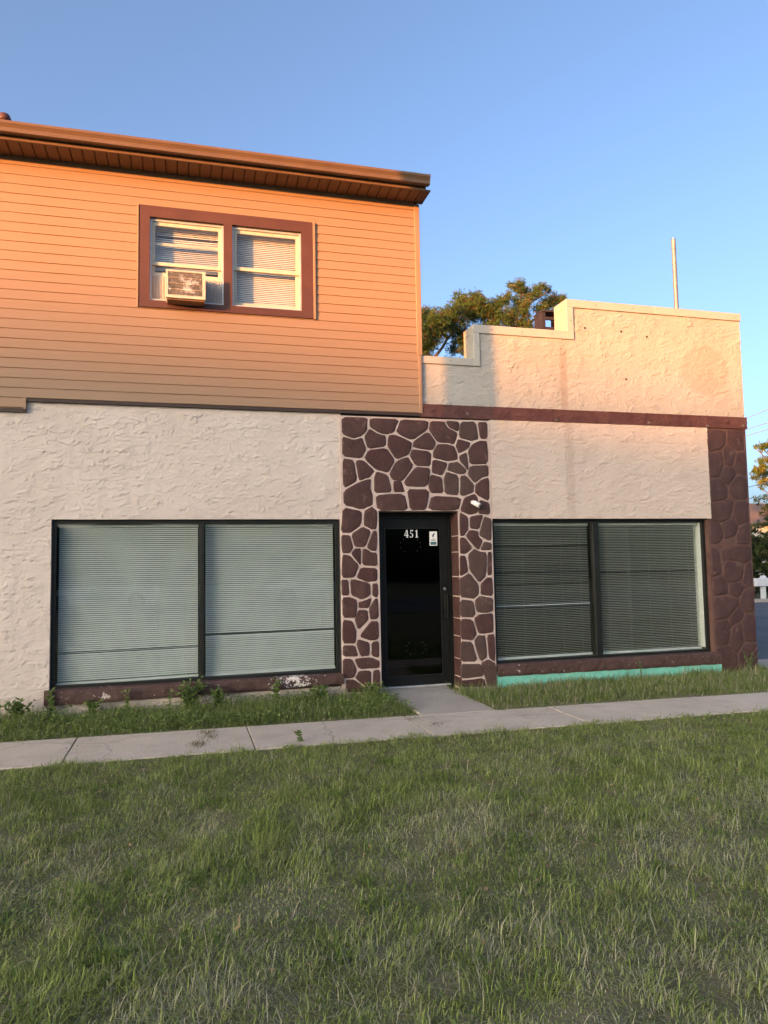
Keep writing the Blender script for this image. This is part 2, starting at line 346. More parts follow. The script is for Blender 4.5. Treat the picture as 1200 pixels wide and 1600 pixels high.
SURROUND = [
 [(1.904,3.474),(2.266,3.484),(2.253,3.304),(2.184,3.231),(2.066,3.189),(1.909,3.241)],
 [(2.274,3.475),(2.690,3.477),(2.606,3.279),(2.495,3.253),(2.394,3.273),(2.271,3.350)],
 [(2.690,3.477),(3.084,3.467),(3.064,3.338),(2.847,3.181),(2.606,3.279)],
 [(3.090,3.462),(3.291,3.469),(3.347,3.375),(3.495,3.315),(3.428,3.142),(3.341,3.163),(3.188,3.169),(3.064,3.338)],
 [(3.291,3.469),(3.511,3.473),(3.495,3.315),(3.347,3.375)],
 [(3.511,3.473),(3.741,3.477),(3.783,3.231),(3.664,3.196),(3.479,3.241)],
 [(3.750,3.471),(3.909,3.477),(3.902,3.234),(3.783,3.231)],
 [(1.909,3.232),(2.066,3.189),(2.184,3.222),(2.245,3.064),(2.179,2.935),(1.911,2.959)],
 [(2.271,3.341),(2.394,3.273),(2.504,3.249),(2.501,3.100),(2.245,3.058),(2.197,3.223)],
 [(2.513,3.250),(2.606,3.276),(2.847,3.178),(2.839,3.087),(2.787,2.996),(2.618,2.929),(2.501,3.106)],
 [(2.847,3.178),(3.064,3.333),(3.188,3.165),(3.115,3.057),(2.839,3.096)],
 [(3.188,3.165),(3.341,3.163),(3.428,3.138),(3.483,3.011),(3.471,2.946),(3.335,2.920),(3.112,2.966),(3.115,3.057)],
 [(3.479,3.241),(3.663,3.190),(3.642,3.116),(3.483,3.020),(3.428,3.142)],
 [(3.663,3.162),(3.783,3.225),(3.905,3.221),(3.902,2.899),(3.625,2.889),(3.605,3.078)],
 [(3.483,3.011),(3.601,3.072),(3.623,2.820),(3.594,2.811),(3.481,2.946)],
 [(2.245,3.058),(2.501,3.100),(2.618,2.924),(2.513,2.754),(2.349,2.794),(2.188,2.938)],
 [(1.911,2.950),(2.071,2.931),(2.121,2.655),(1.917,2.539)],
 [(2.080,2.924),(2.188,2.933),(2.349,2.791),(2.284,2.701),(2.148,2.655),(2.121,2.664)],
 [(2.618,2.924),(2.787,2.992),(2.868,2.862),(2.705,2.653),(2.567,2.666),(2.519,2.754)],
 [(2.839,3.087),(3.115,3.057),(3.098,2.853),(2.877,2.857),(2.792,2.996)],
 [(3.112,2.963),(3.335,2.916),(3.294,2.806),(3.244,2.732),(3.089,2.766)],
 [(3.335,2.916),(3.471,2.941),(3.598,2.811),(3.563,2.764),(3.476,2.754),(3.303,2.806)],
 [(3.635,2.885),(3.908,2.899),(3.907,2.742),(3.787,2.709),(3.697,2.638),(3.583,2.759)],
 [(2.349,2.791),(2.513,2.749),(2.573,2.509),(2.317,2.498),(2.315,2.701)],
 [(2.570,2.666),(2.687,2.671),(2.740,2.528),(2.730,2.514),(2.578,2.506)],
 [(2.877,2.857),(3.094,2.848),(3.050,2.585),(2.750,2.582),(2.705,2.650)],
 [(3.073,2.762),(3.244,2.729),(3.263,2.497),(3.077,2.504),(3.041,2.585)],
 [(3.303,2.802),(3.476,2.754),(3.478,2.471),(3.267,2.493),(3.253,2.714)],
 [(3.485,2.750),(3.573,2.759),(3.696,2.628),(3.687,2.518),(3.536,2.466),(3.478,2.480)],
 [(3.696,2.628),(3.787,2.703),(3.911,2.738),(3.906,2.395),(3.750,2.464),(3.687,2.522)],
 [(1.917,2.530),(2.130,2.655),(2.293,2.698),(2.282,2.577),(2.316,2.472),(2.314,2.348),(2.168,2.281),(1.914,2.343)],
 [(2.322,2.489),(2.734,2.510),(2.784,2.279),(2.358,2.274)],
 [(2.746,2.568),(3.069,2.571),(3.024,2.283),(2.790,2.279)],
 [(3.082,2.486),(3.526,2.462),(3.459,2.274),(3.028,2.283)],
 [(3.535,2.458),(3.687,2.518),(3.750,2.454),(3.744,2.253),(3.606,2.216),(3.467,2.276)],
 [(3.750,2.445),(3.906,2.391),(3.906,2.216),(3.724,2.234)],
 [(1.909,2.331),(2.171,2.283),(2.165,2.094),(2.012,1.989),(1.882,1.994)],
 [(2.190,2.283),(2.289,2.344),(2.366,2.283),(2.357,2.040),(2.276,2.033),(2.168,2.094)],
 [(2.165,2.089),(2.284,2.033),(2.202,1.814),(2.055,1.816),(2.009,1.985)],
 [(1.886,1.985),(2.004,1.982),(2.055,1.816),(2.000,1.739),(1.889,1.746)],
 [(2.291,2.033),(2.357,2.037),(2.355,1.760),(2.271,1.765),(2.207,1.814)],
 [(2.055,1.813),(2.148,1.812),(2.144,1.593),(2.116,1.598),(2.005,1.739)],
 [(2.151,1.812),(2.210,1.807),(2.279,1.761),(2.358,1.755),(2.355,1.571),(2.144,1.590)],
 [(1.892,1.740),(1.992,1.734),(2.126,1.590),(2.057,1.434),(1.884,1.434)],
 [(2.132,1.578),(2.355,1.563),(2.355,1.387),(2.218,1.378),(2.065,1.434)],
 [(1.875,1.428),(1.980,1.426),(1.992,1.217),(1.881,1.216)],
 [(1.988,1.426),(2.064,1.430),(2.257,1.374),(2.262,1.213),(2.145,1.156),(1.997,1.220)],
 [(2.272,1.370),(2.358,1.375),(2.357,1.187),(2.315,1.181),(2.269,1.220)],
 [(1.884,1.206),(1.997,1.213),(2.094,1.165),(2.072,0.936),(1.886,0.943)],
 [(2.145,1.149),(2.285,1.205),(2.235,1.049),(2.092,1.057),(2.098,1.143)],
 [(2.300,1.179),(2.360,1.183),(2.359,0.914),(2.241,0.908),(2.220,1.042)],
 [(2.089,1.047),(2.215,1.042),(2.233,0.908),(2.085,0.780),(2.038,0.923)],
 [(1.886,0.935),(2.026,0.916),(2.077,0.758),(2.055,0.619),(1.879,0.632)],
 [(2.244,0.900),(2.359,0.903),(2.357,0.660),(2.244,0.645),(2.084,0.706)],
 [(1.882,0.620),(2.052,0.609),(2.098,0.460),(1.886,0.470)],
 [(2.076,0.688),(2.239,0.640),(2.236,0.463),(2.110,0.455),(2.059,0.612)],
 [(2.252,0.640),(2.357,0.655),(2.359,0.420),(2.245,0.463)],
 [(1.882,0.456),(2.011,0.449),(2.074,0.302),(2.030,0.202),(1.909,0.202),(1.877,0.269)],
 [(2.019,0.449),(2.248,0.458),(2.362,0.405),(2.363,0.304),(2.080,0.302)],
 [(2.080,0.299),(2.253,0.293),(2.250,0.101),(2.180,0.069),(2.033,0.202)],
 [(2.264,0.292),(2.366,0.298),(2.367,0.006),(2.257,0.072)],
 [(1.916,0.194),(2.030,0.199),(2.188,0.061),(2.187,0.017),(1.914,0.034)],
 [(3.463,2.283),(3.598,2.212),(3.593,2.039),(3.532,1.945),(3.460,1.946)],
 [(3.606,2.212),(3.768,2.236),(3.810,2.228),(3.745,2.022),(3.602,2.047)],
 [(3.810,2.220),(3.928,2.180),(3.919,1.871),(3.842,1.887),(3.734,1.951),(3.745,2.022)],
 [(3.602,2.042),(3.736,2.019),(3.734,1.951),(3.800,1.888),(3.737,1.763),(3.695,1.771),(3.540,1.945)],
 [(3.800,1.888),(3.918,1.866),(3.915,1.752),(3.737,1.758)],
 [(3.460,1.943),(3.540,1.937),(3.654,1.795),(3.550,1.710),(3.454,1.712)],
 [(3.559,1.710),(3.662,1.795),(3.737,1.755),(3.847,1.745),(3.828,1.424),(3.724,1.324),(3.586,1.491)],
 [(3.847,1.745),(3.915,1.749),(3.913,1.422),(3.832,1.423)],
 [(3.454,1.708),(3.547,1.707),(3.586,1.483),(3.484,1.431),(3.446,1.432)],
 [(3.446,1.416),(3.484,1.423),(3.586,1.479),(3.724,1.324),(3.720,1.176),(3.634,1.117),(3.439,1.153)],
 [(3.732,1.324),(3.828,1.416),(3.916,1.414),(3.918,1.147),(3.728,1.176)],
 [(3.442,1.138),(3.634,1.117),(3.666,0.937),(3.619,0.885),(3.435,0.899)],
 [(3.642,1.116),(3.728,1.173),(3.922,1.139),(3.919,0.960),(3.805,0.932),(3.666,0.953)],
 [(3.435,0.888),(3.619,0.877),(3.680,0.674),(3.610,0.584),(3.431,0.615)],
 [(3.627,0.884),(3.704,0.936),(3.919,0.952),(3.916,0.687),(3.797,0.669),(3.680,0.674)],
 [(3.434,0.603),(3.610,0.584),(3.678,0.312),(3.426,0.325)],
 [(3.616,0.592),(3.680,0.669),(3.797,0.664),(3.813,0.367),(3.703,0.311)],
 [(3.805,0.664),(3.921,0.679),(3.926,0.291),(3.821,0.358)],
 [(3.429,0.313),(3.694,0.303),(3.743,0.270),(3.764,0.123),(3.473,0.109),(3.424,0.127)],
 [(3.702,0.308),(3.821,0.354),(3.929,0.287),(3.933,-0.025),(3.793,-0.017),(3.756,0.124)],
 [(3.427,0.112),(3.473,0.102),(3.764,0.115),(3.785,-0.016),(3.424,0.006)],
]
COLUMN = [
 [(7.323,3.478),(7.683,3.489),(7.670,3.275),(7.567,3.184),(7.337,3.138)],
 [(7.683,3.489),(7.985,3.499),(7.989,3.170),(7.859,3.173),(7.670,3.275)],
 [(7.341,3.132),(7.594,3.167),(7.601,2.949),(7.515,2.772),(7.347,2.769)],
 [(7.595,3.185),(7.669,3.269),(7.845,3.167),(7.761,2.952),(7.601,2.949)],
 [(7.844,3.161),(7.992,3.164),(7.991,2.802),(7.837,2.823),(7.768,2.952)],
 [(7.601,2.943),(7.761,2.946),(7.823,2.823),(7.652,2.644),(7.521,2.772)],
 [(7.347,2.763),(7.514,2.766),(7.652,2.638),(7.648,2.457),(7.342,2.403)],
 [(7.823,2.817),(7.993,2.796),(7.996,2.447),(7.772,2.451),(7.666,2.527),(7.659,2.638)],
 [(7.345,2.403),(7.641,2.457),(7.758,2.446),(7.714,2.293),(7.657,2.165),(7.489,2.118),(7.327,2.153)],
 [(7.772,2.446),(7.999,2.441),(7.998,2.141),(7.804,2.071),(7.700,2.188),(7.714,2.293)],
 [(7.286,2.153),(7.489,2.112),(7.546,1.921),(7.457,1.806),(7.253,1.808)],
 [(7.496,2.118),(7.700,2.176),(7.804,2.065),(7.753,1.919),(7.557,1.869),(7.547,1.944)],
 [(7.803,2.059),(8.001,2.135),(7.996,1.789),(7.746,1.803),(7.760,1.919)],
 [(7.288,1.783),(7.462,1.709),(7.478,1.370),(7.275,1.326)],
 [(7.463,1.715),(7.763,1.784),(8.005,1.776),(8.006,1.561),(7.878,1.520),(7.605,1.573),(7.502,1.527)],
 [(7.501,1.521),(7.605,1.567),(7.871,1.520),(7.836,1.314),(7.774,1.255),(7.571,1.247),(7.491,1.346)],
 [(7.878,1.514),(8.005,1.555),(8.002,1.164),(7.871,1.179),(7.818,1.266),(7.845,1.338)],
 [(7.275,1.320),(7.477,1.358),(7.570,1.241),(7.575,1.078),(7.274,1.057)],
 [(7.578,1.241),(7.788,1.254),(7.871,1.173),(7.745,1.025),(7.581,1.060)],
 [(7.855,1.161),(8.005,1.158),(8.011,0.799),(7.840,0.805),(7.755,0.952),(7.759,1.025)],
 [(7.273,1.051),(7.581,1.054),(7.743,1.001),(7.739,0.929),(7.539,0.731),(7.282,0.711)],
 [(7.739,0.923),(7.833,0.805),(7.767,0.687),(7.589,0.609),(7.539,0.719)],
 [(7.832,0.793),(8.014,0.786),(8.022,0.381),(7.806,0.384),(7.757,0.531),(7.774,0.686)],
 [(7.288,0.705),(7.539,0.719),(7.589,0.597),(7.531,0.361),(7.310,0.353)],
 [(7.589,0.603),(7.766,0.675),(7.800,0.397),(7.672,0.211),(7.531,0.361)],
 [(7.310,0.347),(7.531,0.355),(7.672,0.199),(7.656,-0.050),(7.351,-0.033),(7.338,0.228)],
 [(7.799,0.379),(8.024,0.369),(7.990,0.304),(7.919,0.211),(7.908,-0.064),(7.663,-0.050),(7.680,0.211)],
 [(8.005,0.303),(8.029,0.338),(8.017,-0.070),(7.915,-0.064),(7.926,0.211)],
]

PINE = [(8.52, 16.02, 10.71, 0.18), (8.99, 16.81, 10.92, 0.23), (8.78, 15.36, 10.37, 0.23), (9.61, 16.81, 11.01, 0.23), (8.49, 15.66, 10.07, 0.27), (8.69, 15.86, 9.76, 0.27), (8.79, 16.59, 9.65, 0.23), (8.99, 15.84, 10.06, 0.27), (9.44, 16.09, 10.37, 0.27), (9.34, 15.15, 10.71, 0.18), (10.07, 16.46, 11.62, 0.18), (10.06, 16.07, 11.28, 0.21), (9.65, 15.69, 10.64, 0.27), (10.39, 16.52, 11.07, 0.23), (10.3, 15.65, 11.34, 0.18), (10.57, 15.92, 11.51, 0.14), (10.58, 15.34, 11.21, 0.09), (10.32, 15.83, 11.12, 0.23), (10.47, 15.47, 10.96, 0.23), (10.82, 15.57, 10.97, 0.23), (11.47, 16.45, 11.28, 0.21), (11.25, 15.6, 11.21, 0.16), (11.74, 15.97, 11.53, 0.16), (12.28, 16.87, 12.1, 0.09), (12.03, 16.83, 11.76, 0.14), (10.65, 16.4, 10.95, 0.23), (10.93, 16.07, 10.86, 0.18), (11.13, 15.6, 10.61, 0.21), (11.45, 15.39, 10.66, 0.25), (12.46, 16.85, 11.28, 0.21), (11.95, 16.03, 10.72, 0.23), (12.02, 15.31, 10.39, 0.18), (11.25, 16.22, 10.68, 0.14), (10.0, 16.5, 10.39, 0.27), (9.98, 16.2, 9.95, 0.23), (9.87, 16.75, 9.71, 0.18), (9.56, 15.17, 9.19, 0.09), (12.25, 16.05, 11.55, 0.14), (12.35, 15.93, 11.31, 0.21), (12.2, 15.21, 11.05, 0.14), (12.61, 16.25, 11.29, 0.14), (12.29, 16.63, 12.37, 0.11), (12.22, 16.17, 12.11, 0.11), (12.15, 15.57, 12.0, 0.14), (12.76, 16.61, 12.25, 0.16), (12.62, 16.02, 11.81, 0.16), (12.3, 16.02, 11.89, 0.09), (13.23, 16.46, 12.13, 0.16), (12.5, 15.37, 11.47, 0.14), (13.46, 16.58, 12.29, 0.14), (13.56, 16.33, 12.31, 0.11), (13.82, 16.52, 12.25, 0.11), (12.86, 15.44, 11.62, 0.11), (13.71, 16.54, 11.78, 0.16), (12.79, 15.44, 11.05, 0.14), (12.95, 15.25, 11.02, 0.14), (13.98, 16.64, 11.74, 0.18), (14.16, 16.65, 11.96, 0.16), (14.4, 16.68, 11.94, 0.14), (14.16, 15.95, 11.76, 0.11), (12.38, 15.59, 10.8, 0.14), (12.23, 15.11, 10.24, 0.14), (13.19, 16.26, 10.65, 0.09), (12.71, 16.4, 10.69, 0.18), (8.46, 16.6, 10.76, 0.27), (7.85, 15.61, 10.43, 0.27), (8.04, 15.49, 9.84, 0.32), (7.94, 16.25, 10.03, 0.32), (10.36, 16.55, 9.78, 0.27), (10.92, 16.83, 10.3, 0.27), (10.91, 15.37, 9.95, 0.27), (11.8, 15.97, 10.14, 0.27), (10.95, 16.71, 9.67, 0.32), (11.37, 15.86, 9.54, 0.32), (8.29, 16.16, 9.35, 0.32)]
GOLD = [(30.06, 23.62, 7.58, 0.21), (30.4, 23.68, 7.53, 0.21), (30.53, 24.5, 7.66, 0.12), (30.19, 23.35, 7.68, 0.12), (31.29, 24.16, 7.77, 0.24), (30.74, 24.37, 6.93, 0.18), (30.18, 23.5, 6.59, 0.24), (29.55, 23.29, 6.27, 0.24), (29.66, 23.64, 6.18, 0.18), (30.76, 24.25, 6.28, 0.27), (30.18, 24.1, 5.97, 0.18), (29.77, 23.44, 5.57, 0.18), (30.57, 23.89, 5.81, 0.24), (30.0, 24.27, 5.91, 0.09), (30.27, 23.88, 5.35, 0.09), (31.28, 24.21, 6.92, 0.3), (31.82, 24.75, 6.28, 0.33), (31.76, 24.29, 6.58, 0.39), (31.46, 23.83, 7.4, 0.33), (31.54, 23.5, 6.89, 0.39), (31.82, 23.75, 6.16, 0.42), (31.52, 24.02, 5.55, 0.36)]
DARK = [(32.05, 26.34, 4.99, 0.12), (32.59, 26.58, 5.05, 0.13), (33.79, 27.48, 5.26, 0.15), (32.89, 27.13, 4.8, 0.1), (32.75, 26.35, 4.5, 0.16), (32.95, 26.89, 4.21, 0.12), (33.28, 26.97, 3.91, 0.16), (32.33, 26.46, 3.58, 0.1), (33.54, 27.38, 3.55, 0.16), (32.99, 26.38, 3.68, 0.2), (33.58, 26.83, 4.85, 0.26), (33.82, 27.03, 4.29, 0.26), (34.16, 26.89, 4.48, 0.4), (34.44, 27.14, 3.73, 0.4), (35.26, 27.38, 4.13, 0.46)]
PINE_LIMBS = [[(8.42, 16.0, 8.74), (8.87, 16.0, 9.15), (9.18, 16.0, 9.55), (9.39, 16.0, 9.9), (9.8, 16.0, 10.26), (10.18, 16.0, 10.88), (10.45, 16.0, 11.39)], [(9.39, 16.0, 9.9), (9.05, 16.0, 10.17), (8.66, 16.0, 10.57)], [(10.18, 16.0, 10.88), (9.83, 16.0, 11.34)], [(12.12, 16.0, 9.73), (12.68, 16.0, 10.64), (13.12, 16.0, 11.04), (13.79, 16.0, 11.32), (14.3, 16.0, 11.82)], [(11.69, 16.0, 9.51), (12.25, 16.0, 10.53), (12.53, 16.0, 11.1), (12.82, 16.0, 11.52), (13.37, 16.0, 11.87), (13.57, 16.0, 12.09)], [(12.53, 16.0, 11.1), (12.66, 16.0, 11.61), (12.3, 16.0, 12.08), (11.96, 16.0, 12.13)], [(11.17, 16.0, 9.67), (11.31, 16.0, 10.76), (11.75, 16.0, 11.49)], [(10.86, 16.0, 9.65), (10.89, 16.0, 10.53), (10.7, 16.0, 11.16)]]

# ================================================================== GROUND
def walk_front(x): return -2.31 - .025 * x
def walk_back(x): return -1.34 - .041 * x
def lawn_h(x, y):
    m = sstep(9.2, 8.0, np.abs(x - .5)) * sstep(-13, -11, y)
    h = .022 * pn(x * .8, y * .8, 1) + .012 * pn(x * 2.7, y * 2.7, 2)
    near = sstep(.0, .35, np.abs(y - (walk_front(x) + walk_back(x)) / 2) - .5)
    return -.035 + h * m * near + .020 * (1 - near) * sstep(8.6, 8.2, x)
xs = np.concatenate([[-700, -300, -120, -50, -20], np.linspace(-9, 11, 181), [20, 50, 120, 300, 700]])
ys = np.concatenate([[-700, -300, -120, -50, -25], np.linspace(-14, 3, 155), [20, 50, 120, 300, 700]])
gx, gy = np.meshgrid(xs, ys, indexing='ij')
gz = lawn_h(gx, gy)
co = np.stack([gx, gy, gz], -1).reshape(-1, 3)
nx, ny = len(xs), len(ys)
ii, jj = np.meshgrid(np.arange(nx - 1), np.arange(ny - 1), indexing='ij')
a = (ii * ny + jj).ravel()
g = fast_mesh('ground', co, np.stack([a, a + ny, a + ny + 1, a + 1], 1), None, None, M['soil'])
tag(g, 'brown thatch soil under the lawn in front of the shop', 'ground', kind='structure')

# sidewalk: one slab per joint
side = empty('sidewalk', (2, -1.9, 0)); tag(side, 'pale worn concrete sidewalk crossing in front of the shop', 'sidewalk', kind='structure')
jx = [-5.9, -4.23, -2.6, -.985, .61, 2.25, 3.875, 5.75, 7.4, 9.0]
for k in range(len(jx) - 1):
    x0, x1 = jx[k] + .006, jx[k + 1] - .006
    pr = [(x0, walk_front(x0)), (x1, walk_front(x1)), (x1, walk_back(x1)), (x0, walk_back(x0))]
    dz = random.uniform(-.002, .001); tilt = random.uniform(-.002, .002)
    bm = bmesh.new()
    vs = [bm.verts.new((x, y, dz + (tilt if i in (1, 2) else 0))) for i, (x, y) in enumerate(pr)]
    f = bm.faces.new(vs)
    r = bmesh.ops.extrude_face_region(bm, geom=[f])
    for q in r['geom']:
        if isinstance(q, bmesh.types.BMVert): q.co.z -= .1
    bmesh.ops.recalc_face_normals(bm, faces=bm.faces)
    bmesh.ops.bevel(bm, geom=[e for e in bm.edges if all(q.co.z > -.05 for q in e.verts)], offset=.004, segments=1, affect='EDGES')
    bm.verts.index_update()
    mk('slab', [q.co[:] for q in bm.verts], [[q.index for q in fc.verts] for fc in bm.faces], M['concrete'], side); bm.free()
wk = MB().prism_x([(0, 0)] * 3, 0, 0) if False else MB()
wk.add([(2.44, -1.455, .001), (3.27, -1.478, .001), (3.30, .24, .006), (2.40, .24, .006), (2.44, -1.455, -.1), (3.27, -1.478, -.1), (3.30, .24, -.1), (2.40, .24, -.1)],
       [(0, 1, 2, 3), (4, 7, 6, 5), (0, 4, 5, 1), (1, 5, 6, 2), (2, 6, 7, 3), (3, 7, 4, 0)])
tag(wk.build('walkway', M['concrete2']), 'short grey concrete walkway from sidewalk to the black door', 'walkway', kind='structure')

# side road at the right, its far kerb, the street behind the camera
rd = MB(); rd.add([(8.9, .55, -.016), (60, -9.0, -.016), (75, 14, -.016), (8.9, 13.2, -.016)], [(0, 1, 2, 3)])
tag(rd.build('road', M['asphalt']), 'grey asphalt side road beyond the stone corner', 'road', kind='structure')
kb = MB(); kb.add([], []); kb.box(9, 75, 13.25, 13.45, -.1, .10, .02)
tag(kb.build('kerb', M['concrete']), 'pale concrete kerb on far side of the side road', 'kerb', kind='structure')
kb = MB(); kb.prism_x([(0, 0), (1, 0), (0, 1)], 0, 0) if False else None
kb.add([(8.35, .70, -.05), (12, .0, -.05), (12, .14, -.05), (8.35, .84, -.05), (8.35, .70, .0), (12, .0, .0), (12, .14, .0), (8.35, .84, .0)],
       [(3, 2, 1, 0), (4, 5, 6, 7), (0, 1, 5, 4), (1, 2, 6, 5), (2, 3, 7, 6), (3, 0, 4, 7)])
tag(kb.build('kerb', M['concrete']), 'thin pale concrete edging where the side road starts', 'kerb', kind='structure')
ap = MB(); ap.add([(8.25, -.35, -.012), (12, -1.2, -.012), (12, -.02, -.012), (8.25, .69, -.012)], [(0, 1, 2, 3)])
tag(ap.build('driveway_apron', M['concrete2']), 'strip of grey pavement at foot of the stone corner', 'pavement', kind='structure')
st = MB(); st.add([(-300, -24, -.012), (300, -24, -.012), (300, -14.2, -.012), (-300, -14.2, -.012)], [(0, 1, 2, 3)])
tag(st.build('street', M['asphalt']), 'asphalt street running past in front of the shop', 'street', kind='structure')

# ================================================================== BUILDING
bld = empty('corner_shop_building', (0, 0, 0), 'two storey corner shop with orange siding above and beige stucco and stone below', 'building')
def stucco_h(X, Z, seed=0, amp=1.0):
    wx = X + .05 * pn(X * 5, Z * 5, 21 + seed); wz = Z + .035 * pn(X * 5 + 9, Z * 5, 22 + seed)
    h = np.zeros_like(X)
    for k, (fx, fz, t, a) in enumerate([(4.0, 10.5, .05, .011), (5.5, 14, .18, .010), (7.0, 17.0, -.12, .009), (4.8, 12.5, -.24, .010), (8.5, 21.0, .10, .008), (6.0, 15.0, .0, .009)]):
        nz = pn(wx * fx + 13 * k, wz * fz + 7 * k, 30 + k + seed) + .45 * pn(wx * fx * 2.3, wz * fz * 2.3, 40 + k + seed) + .25 * pn(wx * fx * 5, wz * fz * 5, 45 + k + seed)
        am = np.clip(.22 + 2.2 * pn(X * 5.0 + k * 5, Z * 8.0, 50 + k + seed), .0, 1)
        sd = nz - t
        gz_ = np.gradient(nz, axis=1) / .009
        w = sstep(-1., 4., gz_)                              # trowelled ledges: sharp along the lower lip, feathered out on top
        h += .56 * am * a * (w * sstep(-.02, .02, sd) + (1 - w) * sstep(-.45, .45, sd)) * np.exp(-np.clip(sd, 0, 9) / .5)
        h -= am * w * a * .55 * np.exp(-((sd + .045) / .045) ** 2)
    h += .0012 * pn(X * 28, Z * 28, 60 + seed) + .003 * pn(X * 1.2, Z * 1.2, 61 + seed)
    h += .0010 * pn(X * 55, Z * 55, 62 + seed) + .0012 * np.abs(pn(X * 34, Z * 40, 63 + seed))
    return h * amp
def lines(brk, step):
    o = []
    for a, b, s in zip(brk[:-1], brk[1:], step):
        n = max(1, int(round((b - a) / s))); o.append(np.linspace(a, b, n, endpoint=False))
    return np.concatenate(o + [[brk[-1]]])
def stucco_part(name, xs, zs, keep, y0, m, parent, seed=0, amp=1.0, grooves=()):
    X, Z = np.meshgrid(xs, zs, indexing='ij')
    h = stucco_h(X, Z, seed, amp)
    for (ax, v, w) in grooves:
        d = np.abs((X if ax == 'x' else Z) + .006 * pn(X * 3, Z * 3, 77) - v)
        h = h - .006 * sstep(w, 0, d)
    co = np.stack([X, y0 - h, Z], -1).reshape(-1, 3)
    nz = len(zs)
    i, j = np.meshgrid(np.arange(len(xs) - 1), np.arange(nz - 1), indexing='ij')
    xc = (xs[:-1] + xs[1:]) / 2; zc = (zs[:-1] + zs[1:]) / 2
    XC, ZC = np.meshgrid(xc, zc, indexing='ij')
    k = keep(XC, ZC)
    a = (i * nz + j)[k]
    q = np.stack([a, a + nz, a + nz + 1, a + 1], 1)
    used = np.unique(q); mp = np.full(len(co), -1); mp[used] = np.arange(len(used))
    return fast_mesh(name, co[used], mp[q], None, None, m, parent, (float(xs.mean()), 0, float(zs.mean())))
# left shop front wall
LX0, LX1, RX0, RX1, WZ0, WZ1 = -1.452, 1.878, 3.943, 7.29, .27, 2.176
stucco_part('stucco_wall', lines([-6, -2.1, LX0, LX1, 1.905], [.03, .009, .009, .009]), lines([-.12, .10, WZ1, 3.56], [.03, .009, .009]),
            lambda x, z: ~((x > LX0) & (x < LX1) & (z > .10) & (z < WZ1)), 0.0, M['stucco'], bld)
# window reveal of the left opening (head, jamb)
box('window_head', (LX0 - .02, LX1 + .01, .004, .30, WZ1, WZ1 + .10), M['plaster'], bld)
box('window_jamb', (LX0 - .10, LX0, .004, .30, .10, WZ1), M['plaster'], bld)
box('foundation', (LX0 - .03, LX1 + .03, .02, .30, -.12, .11), M['plaster'], bld)
# right panel above the window, band, parapet
stucco_part('stucco_panel', lines([3.932, 7.343], [.009]), lines([2.176, 3.502], [.009]), lambda x, z: x > 0, -.030, M['stucco_right'], bld, 5, 1.0,
            [('z', 3.245, .007), ('x', 5.06, .006)])
box('panel_backing', (3.932, 7.343, -.028, .30, 2.176, 3.50), M['plaster'], bld)
stucco_part('painted_band', lines([2.96, 8.04], [.014]), lines([3.502, 3.675], [.012]), lambda x, z: x > 0, -.040, M['band'], bld, 9, 1.2)
box('band_backing', (2.96, 8.04, -.036, .30, 3.503, 3.674), M['band'], bld)
def par_keep(x, z):
    return ((x < 3.80) & (z < 4.30)) | ((x >= 3.78) & (x < 5.2) & (z < 4.77)) | ((x >= 5.18) & (z < 5.23))
par = stucco_part('parapet', lines([2.95, 3.78, 5.18, 8.035], [.009] * 3), lines([3.675, 4.30, 4.77, 5.23], [.009] * 3), par_keep, 0.0, M['stucco_white'], bld, 3)
pb = MB(); pb.box(2.95, 3.74, .006, .30, 3.675, 4.30); pb.box(3.74, 5.145, .006, .30, 3.675, 4.77); pb.box(5.145, 8.03, .006, .30, 3.675, 5.23)
pb.build('parapet_core', M['plaster'], bld)
for (x0, x1, z0, z1) in [(2.99, 3.733, 4.222, 4.322), (3.733, 3.822, 4.222, 4.678), (3.733, 5.137, 4.678, 4.792), (5.137, 5.242, 4.678, 5.138), (5.137, 6.55, 5.138, 5.252), (6.552, 8.045, 5.1385, 5.2525)]:
    box('coping', (x0, x1, -.026, .33, z0, z1), M['coping'], par, .004)
for (x, z) in [(3.40, 4.27), (4.0, 4.735), (4.45, 4.735), (4.9, 4.735), (5.6, 5.195), (6.2, 5.195), (6.9, 5.195), (7.5, 5.195), (7.95, 5.195), (3.80, 4.5), (5.2, 4.95)]:
    MB().tube([(x, -.031, z), (x, -.024, z)], .008, 8).build('screw', M['steel'], par)
for (x, z) in [(6.0, 4.85), (6.42, 4.80), (6.05, 4.16), (5.42, 4.86)]:
    MB().tube([(x, -.016, z), (x, .0, z)], .013, 8).build('anchor_hole', M['flash_and_shade'], par)
for (x, z) in [(6.35, 3.53), (7.33, 3.52), (3.6, 3.56), (7.95, 3.54), (4.9, 3.52)]:
    mb = MB(); mb.tube([(x + .016 * math.cos(t), -.064, z + .016 * math.sin(t)) for t in np.linspace(-1.2, 4.2, 12)], .004, 5); mb.tube([(x, -.062, z + .016), (x, -.04, z + .016)], .004, 5)
    mb.build('hook', M['steel'], bld)
